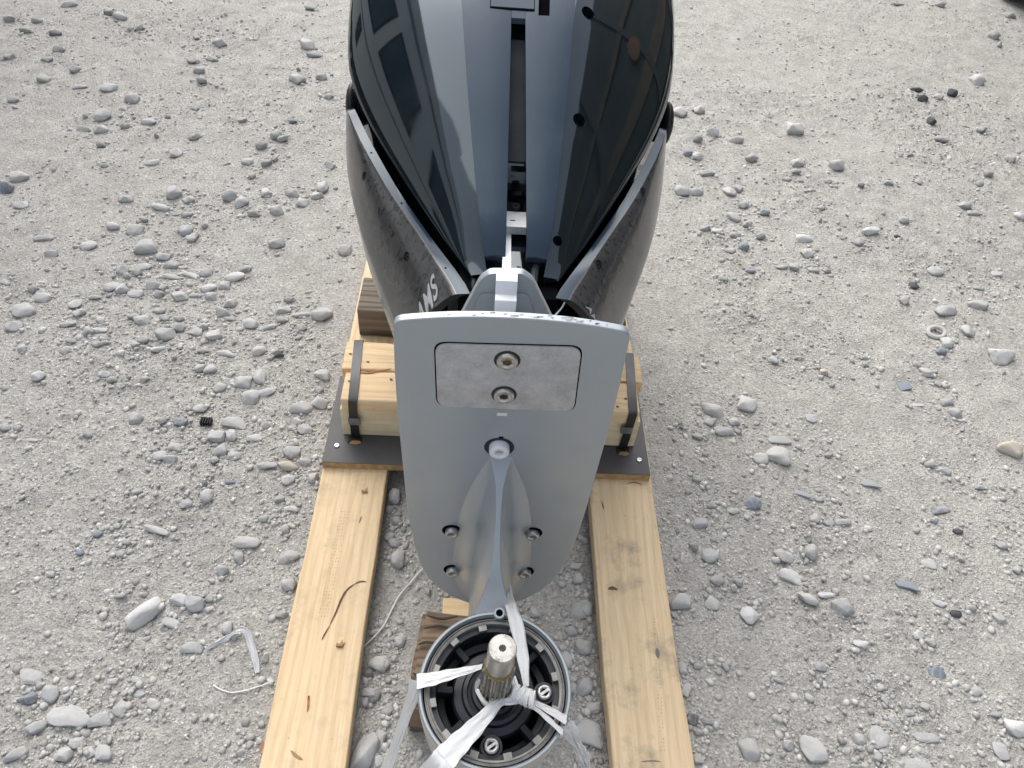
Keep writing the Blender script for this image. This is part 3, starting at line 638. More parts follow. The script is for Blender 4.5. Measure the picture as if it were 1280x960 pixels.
# ------------------------------------------------------------------ litter on the ground
def gz(x, y): return float(gheight(x, y))
def groundpts(pix, up=.003): return [Vector((p.x, p.y, gz(p.x, p.y)+up)) for p in (at(a, b, z=.003) for a, b in pix)]
tag(tube('twine', smooth_pts(groundpts([(529, 708), (513, 727), (498, 745), (479, 781), (462, 800), (448, 812)], .006), 6), .0016, M['ribbon'], seg=6), 'thin white twine lying on the stones between the runners', 'twine')
tag(tube('twine', smooth_pts(groundpts([(341, 850), (318, 859), (292, 865), (276, 861), (266, 855)], .0035), 6), .0013, M['ribbon'], seg=6), 'thin pale twine end poking out left of the left runner', 'twine')
P = groundpts([(257, 812), (268, 805), (283, 797), (298, 790), (308, 791), (314, 806), (319, 824), (322, 840)], .006)
P[3].z += .008; P[4].z += .008
b_ = NB('clear_plastic'); b_.set(Base_Color=(.66, .67, .70), Roughness=.22, Alpha=.62); 
tag(ribbon('plastic_strip', P, [.004, .009, .011, .012, .012, .013, .013, .009], Vector((.5, .6, .25)), b_.m, n=5, fold=.0012, seed=4), 'bent translucent plastic strip on the gravel left of the left runner', 'plastic')
# black ribbed plug
p = at(258, 523, z=.01); z = gz(p.x, p.y)
rt = empty('plastic_plug', (p.x, p.y, z), 'small black ribbed plastic piece among stones left of the skid', 'plastic')
box('plug_base', p.x-.011, p.x+.011, p.y-.002, p.y+.006, z, z+.010, M['rubber'], rt, .001)
for k in range(5): box('rib', p.x-.0125+k*.0055, p.x-.0098+k*.0055, p.y-.014, p.y+.004, z+.001, z+.014, M['rubber'], rt, .0006)
# grey ring
p = at(1172, 413, z=.004); z = gz(p.x, p.y)
tag(tube('metal_ring', [(p.x+.022*cos(a), p.y+.019*sin(a), z+.008+.004*sin(a+1)) for a in [i*pi/12 for i in range(24)]], .006, M['stone_g'], seg=8, closed=True), 'dull grey ring lying on the gravel at far right', 'ring')
# tyre at the far right corner
tx, ty, tr = 2.89, 4.385, .36
rt = empty('truck', (4.1, 2.2, 0), 'dark box truck mirrored in the cowl, black wheel in the top right corner', 'truck')
box('cargo_body', 3.06, 5.4, -2.6, 5.9, .62, 3.9, M['truck_dark'], rt, .05)
box('side_rail', 3.02, 3.06, -2.6, 5.9, 1.35, 1.75, M['truck_tan'], rt, .01)  # tan stripes added to give the brown band mirrored in the cowl
box('side_rail', 3.02, 3.06, -2.6, 5.9, 2.6, 2.75, M['truck_tan'], rt, .01)
for k in range(7): box('side_post', 3.01, 3.06, -2.4+k*1.35, -2.3+k*1.35, .64, 3.88, M['truck_post'], rt, .008)
box('chassis', 3.3, 5.1, -2.4, 5.7, .40, .62, M['black_in'], rt, .02)
lathe('mirror_oval', [(.22, 0), (.20, .03), (0, .04)], (3.02, 2.9, 2.15), (-1, 0, 0), M['orange'], rt, 32)  # added disc, gives the orange oval mirrored in the cowl
for yy in (-1.4,):
    lathe('tyre', [(.21, -.09), (.30, -.115), (.345, -.10), (.36, -.07), (.36, .07), (.345, .10), (.30, .115), (.21, .09)], (3.2, yy, .356), (1, 0, 0), M['rubber'], rt, 48)
    lathe('rim', [(.0, -.03), (.06, -.035), (.17, -.05), (.205, -.085), (.215, -.085), (.215, .085), (.15, .03), (0, .03)], (3.2, yy, .356), (1, 0, 0), M['steel'], rt, 32)
lathe('tyre', [(.21, -.18), (.30, -.215), (.345, -.20), (tr, -.17), (tr, .07), (.345, .10), (.30, .115), (.21, .09)], (tx, ty, tr-.004), (1, 0, 0), M['rubber'], rt, 64)
lathe('rim', [(.0, -.03), (.06, -.035), (.17, -.05), (.205, -.085), (.215, -.085), (.215, .085), (.2, .08), (.15, .03), (0, .03)], (tx, ty, tr-.004), (1, 0, 0), M['steel'], rt, 48)

# white van whose side is mirrored in the left half of the cowl
rt = empty('van', (-4.6, 1.6, 0), 'tall white van with dark windows, mirrored in the left side of the cowl', 'van')
X0 = -3.0
box('body', -5.6, X0, -1.6, 4.9, .35, 3.3, M['van_white'], rt, .12, seg=4)
box('sill', -5.5, X0+.012, -1.5, 4.8, .30, .62, M['black_in'], rt, .03)
for y0, y1, z0, z1 in ((-1.0, .15, 1.75, 2.55), (.5, 1.35, 1.8, 2.6), (1.62, 2.6, 1.8, 2.6), (2.95, 4.1, 1.8, 2.6), (.95, 1.3, .95, 1.35), (3.3, 3.6, .95, 1.4)):
    f_ = box('window', X0-.02, X0+.012, y0, y1, z0, z1, M['pit'], rt, .01)
    box('pane', X0+.0125, X0+.02, y0+.05, y1-.05, z0+.05, z1-.05, M['van_glass'], f_, .003)
box('trim_strip', X0-.01, X0+.015, -1.5, 4.8, 1.48, 1.52, M['van_trim'], rt, .004)
box('trim_strip', X0-.01, X0+.02, -1.5, 4.8, 2.95, 3.02, M['van_trim'], rt, .004)
for yy in (-.7, 4.0):
    lathe('tyre', [(.21, -.09), (.30, -.115), (.345, -.10), (.36, -.07), (.36, .07), (.345, .10), (.30, .115), (.21, .09)], (X0-.1, yy, .356), (1, 0, 0), M['rubber'], rt, 48)

# ------------------------------------------------------------------ wooden skid
SK = empty('wooden_skid', (.036, .9, 0), 'pale pine shipping skid with two runners carrying the outboard motor', 'skid')
board('runner', -.325, -.185, -.05, 1.95, .007, .045, M['pine_y'], SK, 1, seed=1)
board('runner', .257, .397, -.05, 1.95, .007, .045, M['pine_y2'], SK, 1, seed=2)
for yy in (-.02, 1.75): board('bottom_board', -.33, .40, yy, yy+.12, -.03, .0065, M['pine_x2'], SK, 0, seed=int(yy*10)+3)
pl = box('plywood_panel', -.324, .391, 1.005, 1.262, .0455, .0635, M['ply_edge'], SK, .0006)
box('film_face', -.3235, .3905, 1.0055, 1.2615, .0638, .0652, M['ply_film'], pl, .0003)
for px, py in ((421, 557), (799, 575)):
    p = at(px, py, z=.066); s_ = lathe('screw', [(.0062, 0), (.0062, .0015), (.0048, .003), (.0028, .003), (.0026, .001), (0, .001)], (p.x, p.y, .0652), (0, 0, 1), M['steel'], SK, 16)
board('timber', -.290, .362, 1.082, 1.167, .0655, .151, M['pine_x2'], SK, 0, .005, seed=5)
board('timber', -.293, .366, 1.170, 1.256, .0655, .151, M['pine_x2'], SK, 0, .005, seed=6)
board('timber', -.284, .353, 1.076, 1.163, .153, .190, M['pine_x'], SK, 0, .005, seed=7)
board('timber', -.295, .369, 1.1655, 1.253, .153, .190, M['pine_x'], SK, 0, .005, seed=8)
board('old_timber', -.302, .368, 1.42, 1.55, .046, .133, M['old_x'], SK, 0, .006, .0025, seed=9)
def band(topb, topf, bot, seal_y):
    a = at(*topb, z=.191); b = at(*topf, z=.191); c = at(*bot, y=1.0735)
    pts = [(a.x, 1.260, .08), (a.x, 1.259, .188), (a.x, 1.252, .1925), (b.x, 1.080, .1925), (b.x, 1.0730, .189), ((b.x+c.x)/2, 1.0725, .155), (c.x*.8+b.x*.2, 1.074, .105), (c.x, 1.078, .066)]
    o = ribbon('steel_band', pts, [.019]*len(pts), Vector((1, 0, 0)), M['black_band'], SK, n=1, fold=0, thick=.0012, nc=3)
    s_ = at(*seal_y, y=1.071); box('band_seal', s_.x-.0125, s_.x+.0125, 1.0695, 1.0755, s_.z-.010, s_.z+.010, M['seal'], o, .001)
    for dz in (-.004, .004): box('crimp', s_.x-.0135, s_.x+.0135, 1.0685, 1.0692, s_.z+dz-.0008, s_.z+dz+.0008, M['seal'], o, .0002)
    box('slot_hole', c.x-.015, c.x+.014, 1.058, 1.0795, .0653, .0659, M['socket'], SK, .0)
    mk('split_splinters', [(c.x-.012, 1.058, .0662), (c.x+.004, 1.0545, .0668), (c.x+.015, 1.060, .0665), (c.x+.010, 1.066, .0672), (c.x-.006, 1.066, .0668)], [(0, 1, 2, 3, 4)], M['chip'], SK)
band((448, 428), (441, 499), (444, 545), (443, 527)); band((787, 445), (791, 512), (778, 563), (783, 538))
def mark(name, pix, z, w, mat, h=.0007, par=SK):
    """a thin crack or stain lying on a wooden face"""
    P = smooth_pts([at(a, b, z=z) for a, b in pix], 5); n = len(P); vs = []; fs = []
    for i, p in enumerate(P):
        t = (P[min(n-1, i+1)]-P[max(0, i-1)]).normalized(); s = Vector((-t.y, t.x, 0)); u = i/(n-1)
        ww = w*(sin(pi*min(1, max(0, u)))**.7+.08)*(.8+.4*random.random())
        vs += [p+s*ww*.5, p-s*ww*.5]
    top = [v+Vector((0, 0, h)) for v in vs]; m_ = len(vs)
    for i in range(n-1):
        a = 2*i; fs += [(a, a+1, a+3, a+2), (m_+a, m_+a+2, m_+a+3, m_+a+1), (a, a+2, m_+a+2, m_+a), (a+1, m_+a+1, m_+a+3, a+3)]
    fs += [(0, m_, m_+1, 1), (m_-2, m_-1, 2*m_-1, 2*m_-2)]
    return mk(name, vs+top, fs, mat, par)
ZR = .0455
mark('crack', [(412, 781), (420, 765), (427, 748), (434, 737), (443, 730)], ZR, .0034, M['crack'])
mark('crack', [(412, 782), (406, 792), (402, 800)], ZR, .002, M['crack'])
mark('crack', [(443, 730), (450, 727), (458, 727)], ZR, .0022, M['crack'])
mark('resin_streak', [(385, 876), (386, 870), (385, 884), (384, 890)], ZR, .0035, M['resin'])
mark('resin_streak', [(329, 925), (327, 935), (325, 942)], ZR, .003, M['resin'])
mark('knot', [(363, 938), (371, 945), (378, 949)], ZR, .004, M['chip'])
mark('pencil_mark', [(452, 645), (449, 654)], ZR, .0025, M['pencil']); mark('pencil_mark', [(752, 626), (755, 637)], ZR, .002, M['crack'])
mark('knot', [(760, 736), (766, 735), (772, 737)], ZR, .0055, M['crack']); mark('knot', [(783, 605), (793, 603), (803, 606)], ZR, .0025, M['resin'])
mark('pencil_mark', [(821, 810), (823, 822)], ZR, .006, M['pencil']); mark('pencil_mark', [(801, 952), (815, 951), (826, 952)], ZR, .002, M['pencil'])
mark('knot', [(362, 699), (366, 700)], ZR, .003, M['chip']); mark('knot', [(420, 808), (426, 808), (432, 803)], ZR, .004, M['chip'])
for a in ((456, 614), (425, 806)):
    p = at(*a, z=.046); extrude_poly('wood_chip', [(-.007, -.004), (-.006, .002), (.000, .001), (.003, .009), (.005, .003), (.006, -.004)], lambda u, v, w: Vector((p.x+u, p.y+v, .0455+w+abs(u)*.3)), .003, M['chip'], SK, .0004)
# rows of roller dents pressed into the runners
def dents(name, p0, p1, across, rows, n):
    vs = []; fs = []
    a = at(*p0, z=ZR); b = at(*p1, z=ZR); rr = random.Random(n)
    for i in range(n):
        for r in range(rows):
            if rr.random() < .25: continue
            p = a+(b-a)*(i/(n-1)); x = p.x+across*(r-(rows-1)/2)+rr.uniform(-.0004, .0004); y = p.y+rr.uniform(-.0004, .0004); s = rr.uniform(.0005, .0009); k = len(vs)
            vs += [(x+s*cos(j*pi/3), y+s*1.6*sin(j*pi/3), ZR+.0006) for j in range(6)]; fs.append(tuple(range(k, k+6)))
    tag(mk(name, vs, fs, M['chip'], SK), kind='stuff')
dents('roller_dents', (431, 640), (403, 775), .0052, 4, 34)
dents('roller_dents', (819, 770), (828, 938), .0055, 2, 40)
# seams and knots on the upper timbers
mark('resin_streak', [(426, 464), (436, 464), (460, 466), (478, 463), (489, 461)], .1905, .0035, M['resin'])
mark('resin_streak', [(772, 476), (785, 478), (799, 479)], .1905, .003, M['resin'])
for a in ((460, 452), (437, 476), (489, 474), (438, 442), (782, 498), (772, 508)): mark('knot', [(a[0]-2, a[1]), (a[0]+2, a[1]+1)], .1905, .004, M['crack'])

# loose timber under the gearcase
bm = bmesh.new(); box_bm(bm, -.105, .115, -.088, .088, 0, .122, None)
bmesh.ops.bevel(bm, geom=bm.edges[:], offset=.007, segments=2, affect='EDGES')
for k in range(9):
    for ax in (0, 1):
        p = Vector((0, 0, 0)); n = Vector((0, 0, 0)); n[ax] = 1; p[ax] = (-.1+.022*k) if ax == 0 else (-.08+.02*k)
        bmesh.ops.bisect_plane(bm, geom=bm.verts[:]+bm.edges[:]+bm.faces[:], plane_co=p, plane_no=n)
from mathutils import noise as mnoise
for v in bm.verts:
    n = mnoise.noise(Vector((v.co.x*9, v.co.y*20, v.co.z*20)))
    v.co.y += n*.004; v.co.x += mnoise.noise(Vector((3, v.co.y*18, v.co.z*11)))*.006
    if v.co.z > .06: v.co.z += mnoise.noise(Vector((v.co.x*5, v.co.y*17, 1)))*.004-.003
bm.transform(Matrix.Translation((.018, .553, gz(0, .55)-.002)) @ Matrix.Rotation(radians(-5), 4, 'Z'))
blk = frombm('timber_block', bm, M['old_block'], None, True, angle=30)
for pix in ([(530, 786), (548, 783), (566, 786), (580, 784)], [(523, 806), (534, 803), (552, 806)], [(516, 842), (524, 845), (530, 843)], [(534, 770), (552, 774), (572, 771)]):
    mark('crack', pix, .1195, .0035, M['socket'], .003, blk)
tag(blk, 'weathered brown cracked timber block propping up the silver gearcase', 'timber block')
board('pine_offcut', -.045, .02, .650, .715, gz(0, .7)-.002, gz(0, .7)+.036, M['pine_x'], None, 0, .003, seed=12)
tag(bpy.data.objects['pine_offcut'], 'short pine offcut on the ground behind the weathered timber block', 'offcut')

# ------------------------------------------------------------------ outboard motor
MO = empty('outboard_motor', (.036, .9, .19), 'big black outboard motor with silver gearcase lying face down on the wooden skid', 'outboard motor')
GX0, GY0 = .035, .325
TILT = radians(8.5); GC = Vector((GX0, GY0, .585))
TM = Matrix.Translation(GC) @ Matrix.Rotation(TILT, 4, 'X') @ Matrix.Translation(-GC)
def gp(px, py, z):
    """point at height z of the tilted gearcase seen at a pixel"""
    n = TM.to_3x3() @ Vector((0, 0, 1)); d = at(px, py, z=0)-CAM; t = (GC+n*(z-.585)-CAM).dot(n)/d.dot(n); return CAM+d*t
TMI = TM.inverted()
before = set(bpy.data.objects)
# torpedo shaped gearcase, its rear opening facing up
lathe('gearcase', [(.0772, .500), (.0775, .583), (.0790, .5862), (.0812, .5862), (.0828, .583), (.0829, .55), (.0815, .48), (.0785, .40), (.072, .30), (.061, .215), (.046, .155), (.03, .130), (0, .1225)],
      (GX0, GY0, 0), (0, 0, 1), M['silver'], MO, 96, angle=50)
lathe('gap_ring', [(.0745, .560), (.0772, .5775), (.0772, .56)], (GX0, GY0, 0), (0, 0, 1), M['pit'], MO, 64)
rg = lathe('retainer_ring', [(.0700, .568), (.0702, .5795), (.0722, .5805), (.0728, .578), (.0738, .578), (.0745, .5805), (.0758, .5800), (.0760, .565)], (GX0, GY0, 0), (0, 0, 1), M['ring'], MO, 96, angle=25)
rot = radians(-2)
for k in range(12):
    a = radians(15+30*k)+rot
    M4 = Matrix.Translation((GX0, GY0, 0)) @ Matrix.Rotation(a, 4, 'Z')
    box('tab', .0640, .0712, -.0044, .0044, .572, .5788, M['ring'], rg, .0008, M4)
# bearing carrier
ca = lathe('bearing_carrier', [(.0705, .56), (.0700, .571), (.0640, .5705), (.0625, .567), (.0618, .535), (.0470, .532), (.0462, .556), (.0440, .559), (.0360, .561), (.0340, .566), (.0300, .567), (.0290, .5625), (.0255, .562), (.0240, .569), (.0200, .5695), (.018, .55)],
           (GX0, GY0, 0), (0, 0, 1), M['carrier'], MO, 96, angle=25)
lathe('recess_floor', [(.0615, .5335), (.0472, .5335)], (GX0, GY0, 0), (0, 0, 1), M['pit'], ca, 64)
for k in range(8):
    M4 = Matrix.Translation((GX0, GY0, 0)) @ Matrix.Rotation(radians(45*k)+rot, 4, 'Z')
    box('spoke', .0455, .0628, -.0032, .0032, .536, .5640, M['dark_in'], ca, .001, M4)
for a in ((680.5, 865.5), (614.5, 932.5)):
    p = TMI @ gp(*a, .575)
    lathe('bolt_boss', [(.0125, .560), (.0115, .5715), (.009, .5718), (.009, .57)], (p.x, p.y, 0), (0, 0, 1), M['carrier'], ca, 24)
    sock_bolt('bolt', (p.x, p.y, .5715), (0, 0, 1), .0082, .006, ca)
    box('bolt_slot', -.0055, .0055, -.0014, .0014, .5774, .5782, M['steel'], bpy.data.objects.get('bolt'), .0002, Matrix.Translation((p.x, p.y, 0)) @ Matrix.Rotation(radians(35), 4, 'Z'))
# propeller shaft with splines
def spline_ring(r0, r1, z, n=19):
    out = []
    for i in range(n*6):
        k = i % 6; r = (r1, r1, (r0+r1)/2, r0, r0, (r0+r1)/2)[k]; a = 2*pi*i/(n*6); out.append(Vector((GX0+r*cos(a), GY0+r*sin(a), z)))
    return out
bm = bmesh.new(); R = []
for r0, r1, z in ((.0134, .0166, .560), (.0134, .0166, .666), (.0136, .0158, .673), (.0138, .0140, .6745)):
    R.append([bm.verts.new(v) for v in spline_ring(r0, r1, z)])
nn = len(R[0])
for a, b in zip(R, R[1:]):
    for i in range(nn): bm.faces.new((a[i], a[(i+1) % nn], b[(i+1) % nn], b[i]))
bm.faces.new(R[-1]); bmesh.ops.recalc_face_normals(bm, faces=bm.faces[:])
sh = frombm('propeller_shaft', bm, M['spline'], MO, True, angle=20)
lathe('grease_band', [(.0139, .6735), (.0150, .6750), (.0144, .6785), (.0135, .680)], (GX0, GY0, 0), (0, 0, 1), M['grease'], sh, 48)
lathe('shaft_tip', [(.0133, .674), (.0133, .688), (.0134, .689), (.0134, .7338), (.0124, .7358), (.0034, .7358), (.0028, .7345), (.0022, .729), (0, .726)], (GX0, GY0, 0), (0, 0, 1), M['shaft'], sh, 48, angle=25)

for o in set(bpy.data.objects)-before:
    if o.type == 'MESH': o.data.transform(TM)

# strut between gearcase and plate: thin bright trailing edge, thick fillets
YP = .540
bm = bmesh.new(); rings = []
vv = np.concatenate([np.linspace(0, .62, 16), np.linspace(.65, 1, 22)])
for v in vv:
    Y = .405+(YP+.001-.405)*v
    zt = float(np.interp(v, [0, .06, .17, .27, .5, 1], [.589, .592, .602, .619, .651, .712]))
    te = np.interp(v, [0, .07, .16, .28, .42, .62, .8, .9, 1], [.044, .036, .024, .011, .0065, .0050, .008, .015, .027])
    dpl = (1-v)*.136; rb = .012*max(0, (.10-v)/.10)**1.5
    L = .36; pts = []; ns = 18
    for i in range(ns+1):
        s_ = (i/ns)**1.35*L
        core = .0315-.006*abs(v-.4)
        hh = te/2+(core-te/2)*(1-math.exp(-max(0, s_-.001)/.085))
        rf = .004+.031*(1-math.exp(-s_/.10)); fil = rf-math.sqrt(max(0, rf*rf-max(0, rf-dpl)**2))
        hh += (fil*.97+rb)*(1-math.exp(-s_/.03))
        if i > 13: hh *= math.sqrt(max(0, 1-((i-13)/(ns-13+.2))**2))
        pts.append((hh, zt-s_))
    ring = [bm.verts.new((GX0-.003-h_, Y, z_)) for h_, z_ in pts]+[bm.verts.new((GX0-.003+h_, Y, z_)) for h_, z_ in pts[::-1]]
    rings.append(ring)
n = len(rings[0])
for a, b in zip(rings, rings[1:]):
    for i in range(n): bm.faces.new((a[i], a[(i+1) % n], b[(i+1) % n], b[i]))
bmesh.ops.recalc_face_normals(bm, faces=bm.faces[:])
strut = frombm('strut', bm, M['silver'], MO, True, angle=32)
# gusset where the strut meets the rim
before = set(bpy.data.objects)
lathe('rim_lug', [(.0068, .574), (.0068, .5866), (.0060, .5874), (.0040, .5874), (.004, .583), (0, .583)], (GX0+.003, GY0+.0805, 0), (0, 0, 1), M['silver'], MO, 24)
lathe('lug_hole', [(.0040, .5878), (0, .5878)], (GX0+.003, GY0+.0805, 0), (0, 0, 1), M['pit'], MO, 16)
for o in set(bpy.data.objects)-before: o.data.transform(TM)

# anti-ventilation plate
HW = [(.9152, .1035), (.9142, .1075), (.9125, .1105), (.9095, .1130), (.904, .1142), (.84, .1155), (.775, .1155), (.674, .113), (.608, .1115), (.560, .109), (.510, .105), (.460, .0975), (.425, .087), (.398, .0735), (.372, .053), (.354, .028), (.346, 0)]
CPX = .0325
out = [(CPX-w, z) for z, w in HW]+[(CPX+w, z) for z, w in HW[:-1][::-1]]
arch = [(CPX+.099*math.cos(a), .9160+.0085*(1-abs(math.cos(a))**2.2)) for a in np.linspace(.01, pi-.01, 21)]
out = out+arch
fn = lambda u, v, w: Vector((u, YP+w, v))
pp = extrude_poly('anti_ventilation_plate', out, fn, .0095, M['silver'], MO, .0016, 3)
# chipped paint along the rear edge
rr = random.Random(5)
for i in range(30):
    u = CPX+rr.uniform(-.1, .1) if i > 12 else CPX+rr.gauss(.012, .03); L = rr.uniform(.001, .007); zt = .9162+.0085*(1-min(1, abs(u-CPX)/.099)**2.2)
    if abs(u-CPX) > .095: continue
    yy = YP+rr.uniform(.002, .006)
    mk('paint_chip', [(u, yy, zt+.0004), (u+L, yy+.0003, zt+.0004), (u+L*.9, yy+.0011, zt+.0004), (u+L*.1, yy+.0008, zt+.0004)], [(0, 1, 2, 3)], M['socket'], pp)
# anode with its two cap screws
A = [(CPX-.1077, .8835), (CPX+.0655, .8915), (CPX+.0700, .797), (CPX-.0715, .7990)]
A = [tuple((p.x, p.z)) for p in (at(544, 428, y=YP), at(727, 433, y=YP), at(717, 513, y=YP), at(547, 506, y=YP))]
rec = round_poly(A, .013, 6); cxa = sum(p[0] for p in A)/4; cza = sum(p[1] for p in A)/4
gap = [(cxa+(u-cxa)*1.012+math.copysign(.0006, u-cxa), cza+(v-cza)*1.014+math.copysign(.0006, v-cza)) for u, v in rec]
extrude_poly('anode_gap', gap, lambda u, v, w: Vector((u, YP-.0004+w, v)), .001, M['pit'], MO, 0)
ano = extrude_poly('anode', rec, lambda u, v, w: Vector((u, YP-.0022+w, v)), .004, M['cast'], MO, .0007)
for (px, py), hole in (((634, 451), 'rust'), ((630, 494), 'socket')):
    p = at(px, py, y=YP-.003)
    lathe('counterbore', [(.0132, .0004), (.0128, .0009), (.0108, .0009), (.0108, .0004)], (p.x, YP-.0022, p.z), (0, -1, 0), M['socket'], ano, 32)
    sock_bolt('anode_bolt', (p.x, YP-.0024, p.z), (0, -1, 0), .0107, .0042, ano, 'steel', hole)
for px, py in ((565, 663), (665.5, 666), (566, 712), (656, 714)):
    p = at(px, py, y=YP)
    lathe('bolt_recess', [(.0130, .0002), (.0125, .0008), (.0110, .0006), (0, .0006)], (p.x, YP, p.z), (0, -1, 0), M['pit'], pp, 32)
    sock_bolt('plate_bolt', (p.x, YP-.0006, p.z), (0, -1, 0), .0088, .007, pp)
p = at(624, 559, y=YP)
lathe('bolt_recess', [(.0170, .0002), (.0160, .0010), (.0142, .0008), (0, .0008)], (p.x, YP, p.z), (0, -1, 0), M['dark_in'], pp, 32)
sock_bolt('plate_bolt', (p.x, YP-.0008, p.z+.002), (0, -1, 0), .0115, .010, pp, 'silver_hi', 'steel')
p = at(627.5, 517.5, y=YP); box('drain_slot', p.x-.0055, p.x+.0055, YP-.0008, YP+.001, p.z-.0022, p.z+.0022, M['silver_hi'], pp, .0004)
p = at(626.5, 546.5, y=YP); box('drain_slot', p.x-.0025, p.x+.0025, YP-.0008, YP+.001, p.z-.001, p.z+.001, M['pit'], pp, .0002)

# splash plate and driveshaft housing behind it
Ysp = .62
o1 = [tuple((q.x, q.z)) for q in (at(567, 412, y=Ysp), at(600, 350, y=Ysp), at(612, 342, y=Ysp), at(653, 342, y=Ysp), at(667, 352, y=Ysp), at(698, 415, y=Ysp))]
sp = extrude_poly('splash_plate', round_poly(o1, [0, .006, .004, .004, .006, 0], 4), lambda u, v, w: Vector((u, Ysp+w, v)), .010, M['silver'], MO, .0012, 2)
o2 = [tuple((q.x, q.z)) for q in (at(587, 402, y=Ysp), at(600, 366, y=Ysp), at(660, 366, y=Ysp), at(673, 404, y=Ysp))]
extrude_poly('raised_web', round_poly(o2, [0, .006, .006, 0], 4), lambda u, v, w: Vector((u, Ysp-.0025+w, v)), .003, M['silver'], sp, .001)
xa, xb = at(619, 370, y=.6).x, at(646, 370, y=.6).x; cxm = (xa+xb)/2; hwm = (xb-xa)/2
prof = [(.6195, .9155), (.606, .9150), (.6015, .9005), (.594, .8990), (.588, .8850), (.587, .8450), (.6195, .8450)]
vs = []; fs = []
for k, sgn in enumerate((-1, 1)):
    for i, (y, z) in enumerate(prof): vs.append((cxm+sgn*hwm*(.86 if i >= 5 and i < 6 else (.96 if i == 4 else 1)), y, z))
m_ = len(prof); fs = [tuple(range(m_)), tuple(range(2*m_-1, m_-1, -1))]+[(i, (i+1) % m_, m_+(i+1) % m_, m_+i) for i in range(m_)]
mk('spine_block', vs, fs, M['silver_hi'], sp, True, .0008)  # lighter silver puts the light on upward facets into the colour
box('housing_pad', cxm-.012, cxm+.028, .575, .62, .846, .8515, M['silver'], sp, .001)
def loft(name, rings, mat, parent, smooth=True, bevel=0, angle=40, caps=True):
    bm = bmesh.new(); R = [[bm.verts.new(p) for p in r] for r in rings]; n = len(R[0])
    for a, b in zip(R, R[1:]):
        for i in range(n): bm.faces.new((a[i], a[(i+1) % n], b[(i+1) % n], b[i]))
    if caps: bm.faces.new(R[0]); bm.faces.new(R[-1][::-1])
    bmesh.ops.recalc_face_normals(bm, faces=bm.faces[:])
    return frombm(name, bm, mat, parent, smooth, bevel, angle=angle)
rings = []
for Y, hw, z0, z1 in ((.5525, .030, .48, .83), (.62, .032, .48, .80), (.70, .034, .46, .735), (.80, .045, .44, .70), (.98, .065, .40, .69)):
    rings.append([(.036+hw*a, Y, z0+(z1-z0)*b) for a, b in ((-.4, 0), (.4, 0), (.8, .15), (1, .5), (.8, .85), (.35, 1), (-.35, 1), (-.8, .85), (-1, .5), (-.8, .15))])
loft('driveshaft_housing', rings, M['dark_in'], MO)
xr = at(633.5, 315, y=.91).x
sr = box('housing_spine', xr-.0062, xr+.0062, .70, .962, .66, .722, M['silver_hi'], MO, .001)
box('spine_foot', xr-.011, xr-.004, .70, .875, .66, .712, M['silver_hi'], sr, .001)
br = box('latch_bracket', .0335, .069, .953, .992, .722, .7355, M['silver_hi'], MO, .0012)
box('bracket_slot', .040, .047, .968, .9695, .7357, .7362, M['socket'], br, .0)
# dark hoses and clutter under the cowl
box('inner_frame', -.05, .125, .90, 1.02, .40, .60, M['black_in'], MO, .01)
for x0, x1_, y0, y1, z1 in ((.052, .058, .80, .95, .70), (.062, .066, .82, .96, .705), (.085, .112, .845, .90, .69), (-.032, -.006, .85, .91, .69), (.012, .020, .84, .93, .70)):
    box('bracket', x0, x1_, y0, y1, .60, z1, M['pit'], MO, .002)
tube('hose', smooth_pts([(.072, .80, .62), (.075, .84, .69), (.080, .90, .705), (.10, .96, .70)], 6), .006, M['dark_in'], MO)
tube('hose', smooth_pts([(.0, .82, .63), (-.01, .86, .685), (-.005, .92, .70), (.01, .98, .69)], 6), .005, M['black_in'], MO)
tube('wire', smooth_pts([(.10, .82, .655), (.108, .83, .67), (.120, .845, .677), (.127, .86, .685)], 6), .0013, M['silver_hi'], MO)
lathe('frame_bolt', [(.0065, 0), (.0065, .003), (.005, .0045), (.003, .0045), (.0028, .002), (0, .002)], (at(645, 257, z=.742).x, at(645, 257, z=.742).y, .738), (0, -.3, 1), M['dark_in'], MO, 12)

# ---- cowl
def I(Y, tab, k): return float(np.interp(Y, [t[0] for t in tab], [t[k] for t in tab]))
def SI(Y, tab, k):
    """smoothed interpolation so the long curves have no kinks"""
    return sum(I(Y+d, tab, k)*w for d, w in ((-.04, .12), (-.02, .22), (0, .32), (.02, .22), (.04, .12)))
RAIL = [(.86, .046, .703), (.90, .047, .729), (.915, .051, .744), (.98, .060, .783), (1.04, .067, .8185), (1.13, .0775, .876), (1.25, .0885, .948), (1.35, .095, .99), (1.45, .098, 1.02), (1.6, .10, 1.04), (1.75, .10, 1.04), (1.9, .10, 1.0)]
LIP = [(.84, .045, .694), (.87, .060, .702), (.925, .095, .708), (.99, .133, .722), (1.06, .172, .735), (1.145, .218, .751), (1.21, .249, .767), (1.27, .273, .782), (1.32, .286, .800), (1.38, .2905, .835), (1.45, .291, .875), (1.6, .290, .93), (1.75, .275, .93), (1.9, .24, .9)]
cx = lambda Y: .049-(min(1.3, max(.88, Y))-.9)*.030
